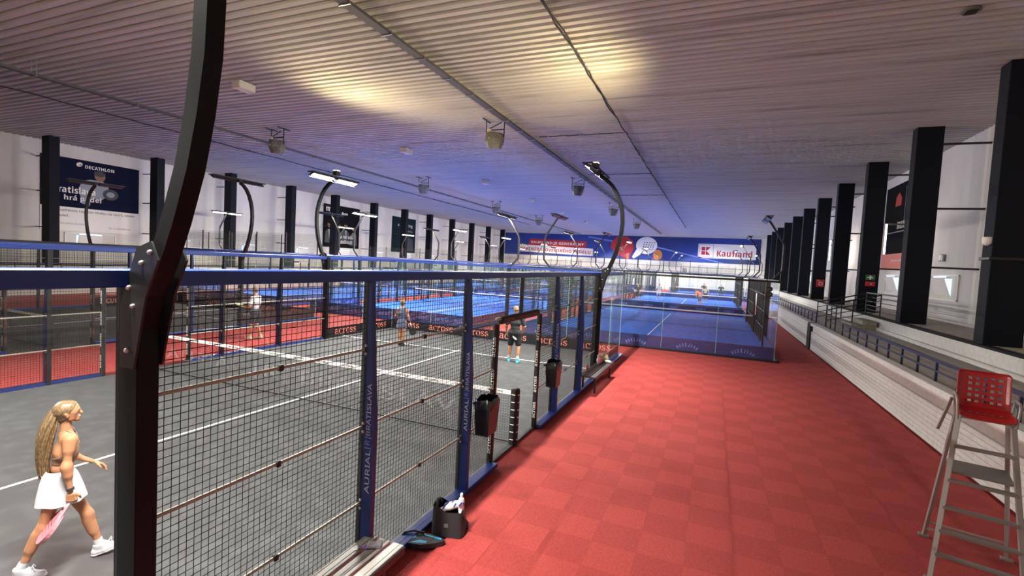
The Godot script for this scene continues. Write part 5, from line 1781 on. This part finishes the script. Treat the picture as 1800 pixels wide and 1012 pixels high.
func courts() -> void:
	var base := {"lit": true, "rail": M.blue_paint, "end_rail": M.navy_paint, "post": M.blue_post, "board": M.board_navy, "board_h": 0.5, "word": "", "words_side": [], "words_end": 0, "word_w": 1.0, "serif": false, "ink": M.pale_blue, "style": "kink", "near_top": false, "far_top": false, "step": 0.05, "wire_r": 0.0025, "fine": false, "lamp_y": 5.6, "frame_word": "blue steel", "tone": "bright blue", "turf": M.turf_blue}
	var list := [
		{"where": "nearest grey court", "cx": -5.0, "cz": 0.0, "turf": M.turf_grey, "tone": "dark grey", "board": M.board_black, "board_h": 0.37, "word": "across", "words_side": [-0.95, 0.95], "words_end": 6, "word_w": 1.15, "serif": true, "ink": M.coral, "style": "bow", "fine": true, "lamp_y": 5.8, "uplight": true, "wire_r": 0.0028, "end_rail": M.blue_paint},
		{"where": "unlit grey court on the left", "cx": -19.4, "cz": 0.0, "turf": M.turf_grey, "tone": "dark grey", "lit": false, "board": M.board_black, "board_h": 0.42, "word": "CUPRA", "words_side": [-1.0, 1.0], "words_end": 5, "word_w": 0.9, "ink": M.coral, "style": "bow", "lamp_y": 5.8, "far_top": true, "rail_left": M.black_steel},
		{"where": "dim blue court numbered 3", "cx": 0.24, "cz": -22.35, "tone": "dim blue", "lit": false, "rail": M.black_steel, "end_rail": M.black_steel, "post": M.navy_paint, "frame_word": "black steel", "word": "SIMPLY", "words_end": 5, "word_w": 0.7, "far_top": true, "arch": "HAVLISUR", "number": ["3", 0.24, 0.4, Vector3(4.67, 2.56, 10.012)]},
		{"where": "bright blue court behind the grey one", "cx": -12.2, "cz": -22.35, "word": "aurio O", "words_side": [-1.2, 0.0, 1.2], "words_end": 9, "word_w": 0.75, "far_top": false},
		{"where": "blue court by the left wall", "cx": -24.6, "cz": -22.6, "word": "ACADEMY", "words_side": [-1.0, 1.0], "words_end": 6, "word_w": 1.0, "near_top": true, "far_top": true, "power": 0.8},
		{"where": "blue court with the four players", "cx": 0.24, "cz": -44.2, "step": 0.1, "wire_r": 0.004, "power": 0.7, "far_top": true, "post": M.navy_paint, "rail": M.navy_paint, "number": ["10", 0.5, 0.5, Vector3(-0.6, 3.3, -9.98)]},
		{"where": "blue court in the middle distance", "cx": -12.2, "cz": -44.2, "step": 0.1, "wire_r": 0.004, "power": 0.7, "far_top": true},
		{"where": "blue court in the left distance", "cx": -24.2, "cz": -44.2, "step": 0.1, "wire_r": 0.004, "power": 0.7, "far_top": true},
		{"where": "farthest blue court by the right wall", "cx": 2.9, "cz": -65.8, "step": 0.1, "wire_r": 0.004, "power": 0.7, "far_top": true},
		{"where": "farthest blue court at mid hall", "cx": -10.5, "cz": -65.8, "step": 0.1, "wire_r": 0.004, "power": 0.7, "far_top": true},
		{"where": "farthest blue court on the left", "cx": -23.6, "cz": -65.8, "step": 0.1, "wire_r": 0.004, "power": 0.7, "far_top": true},
	]
	for d in list:
		court(base.merged(d, true))
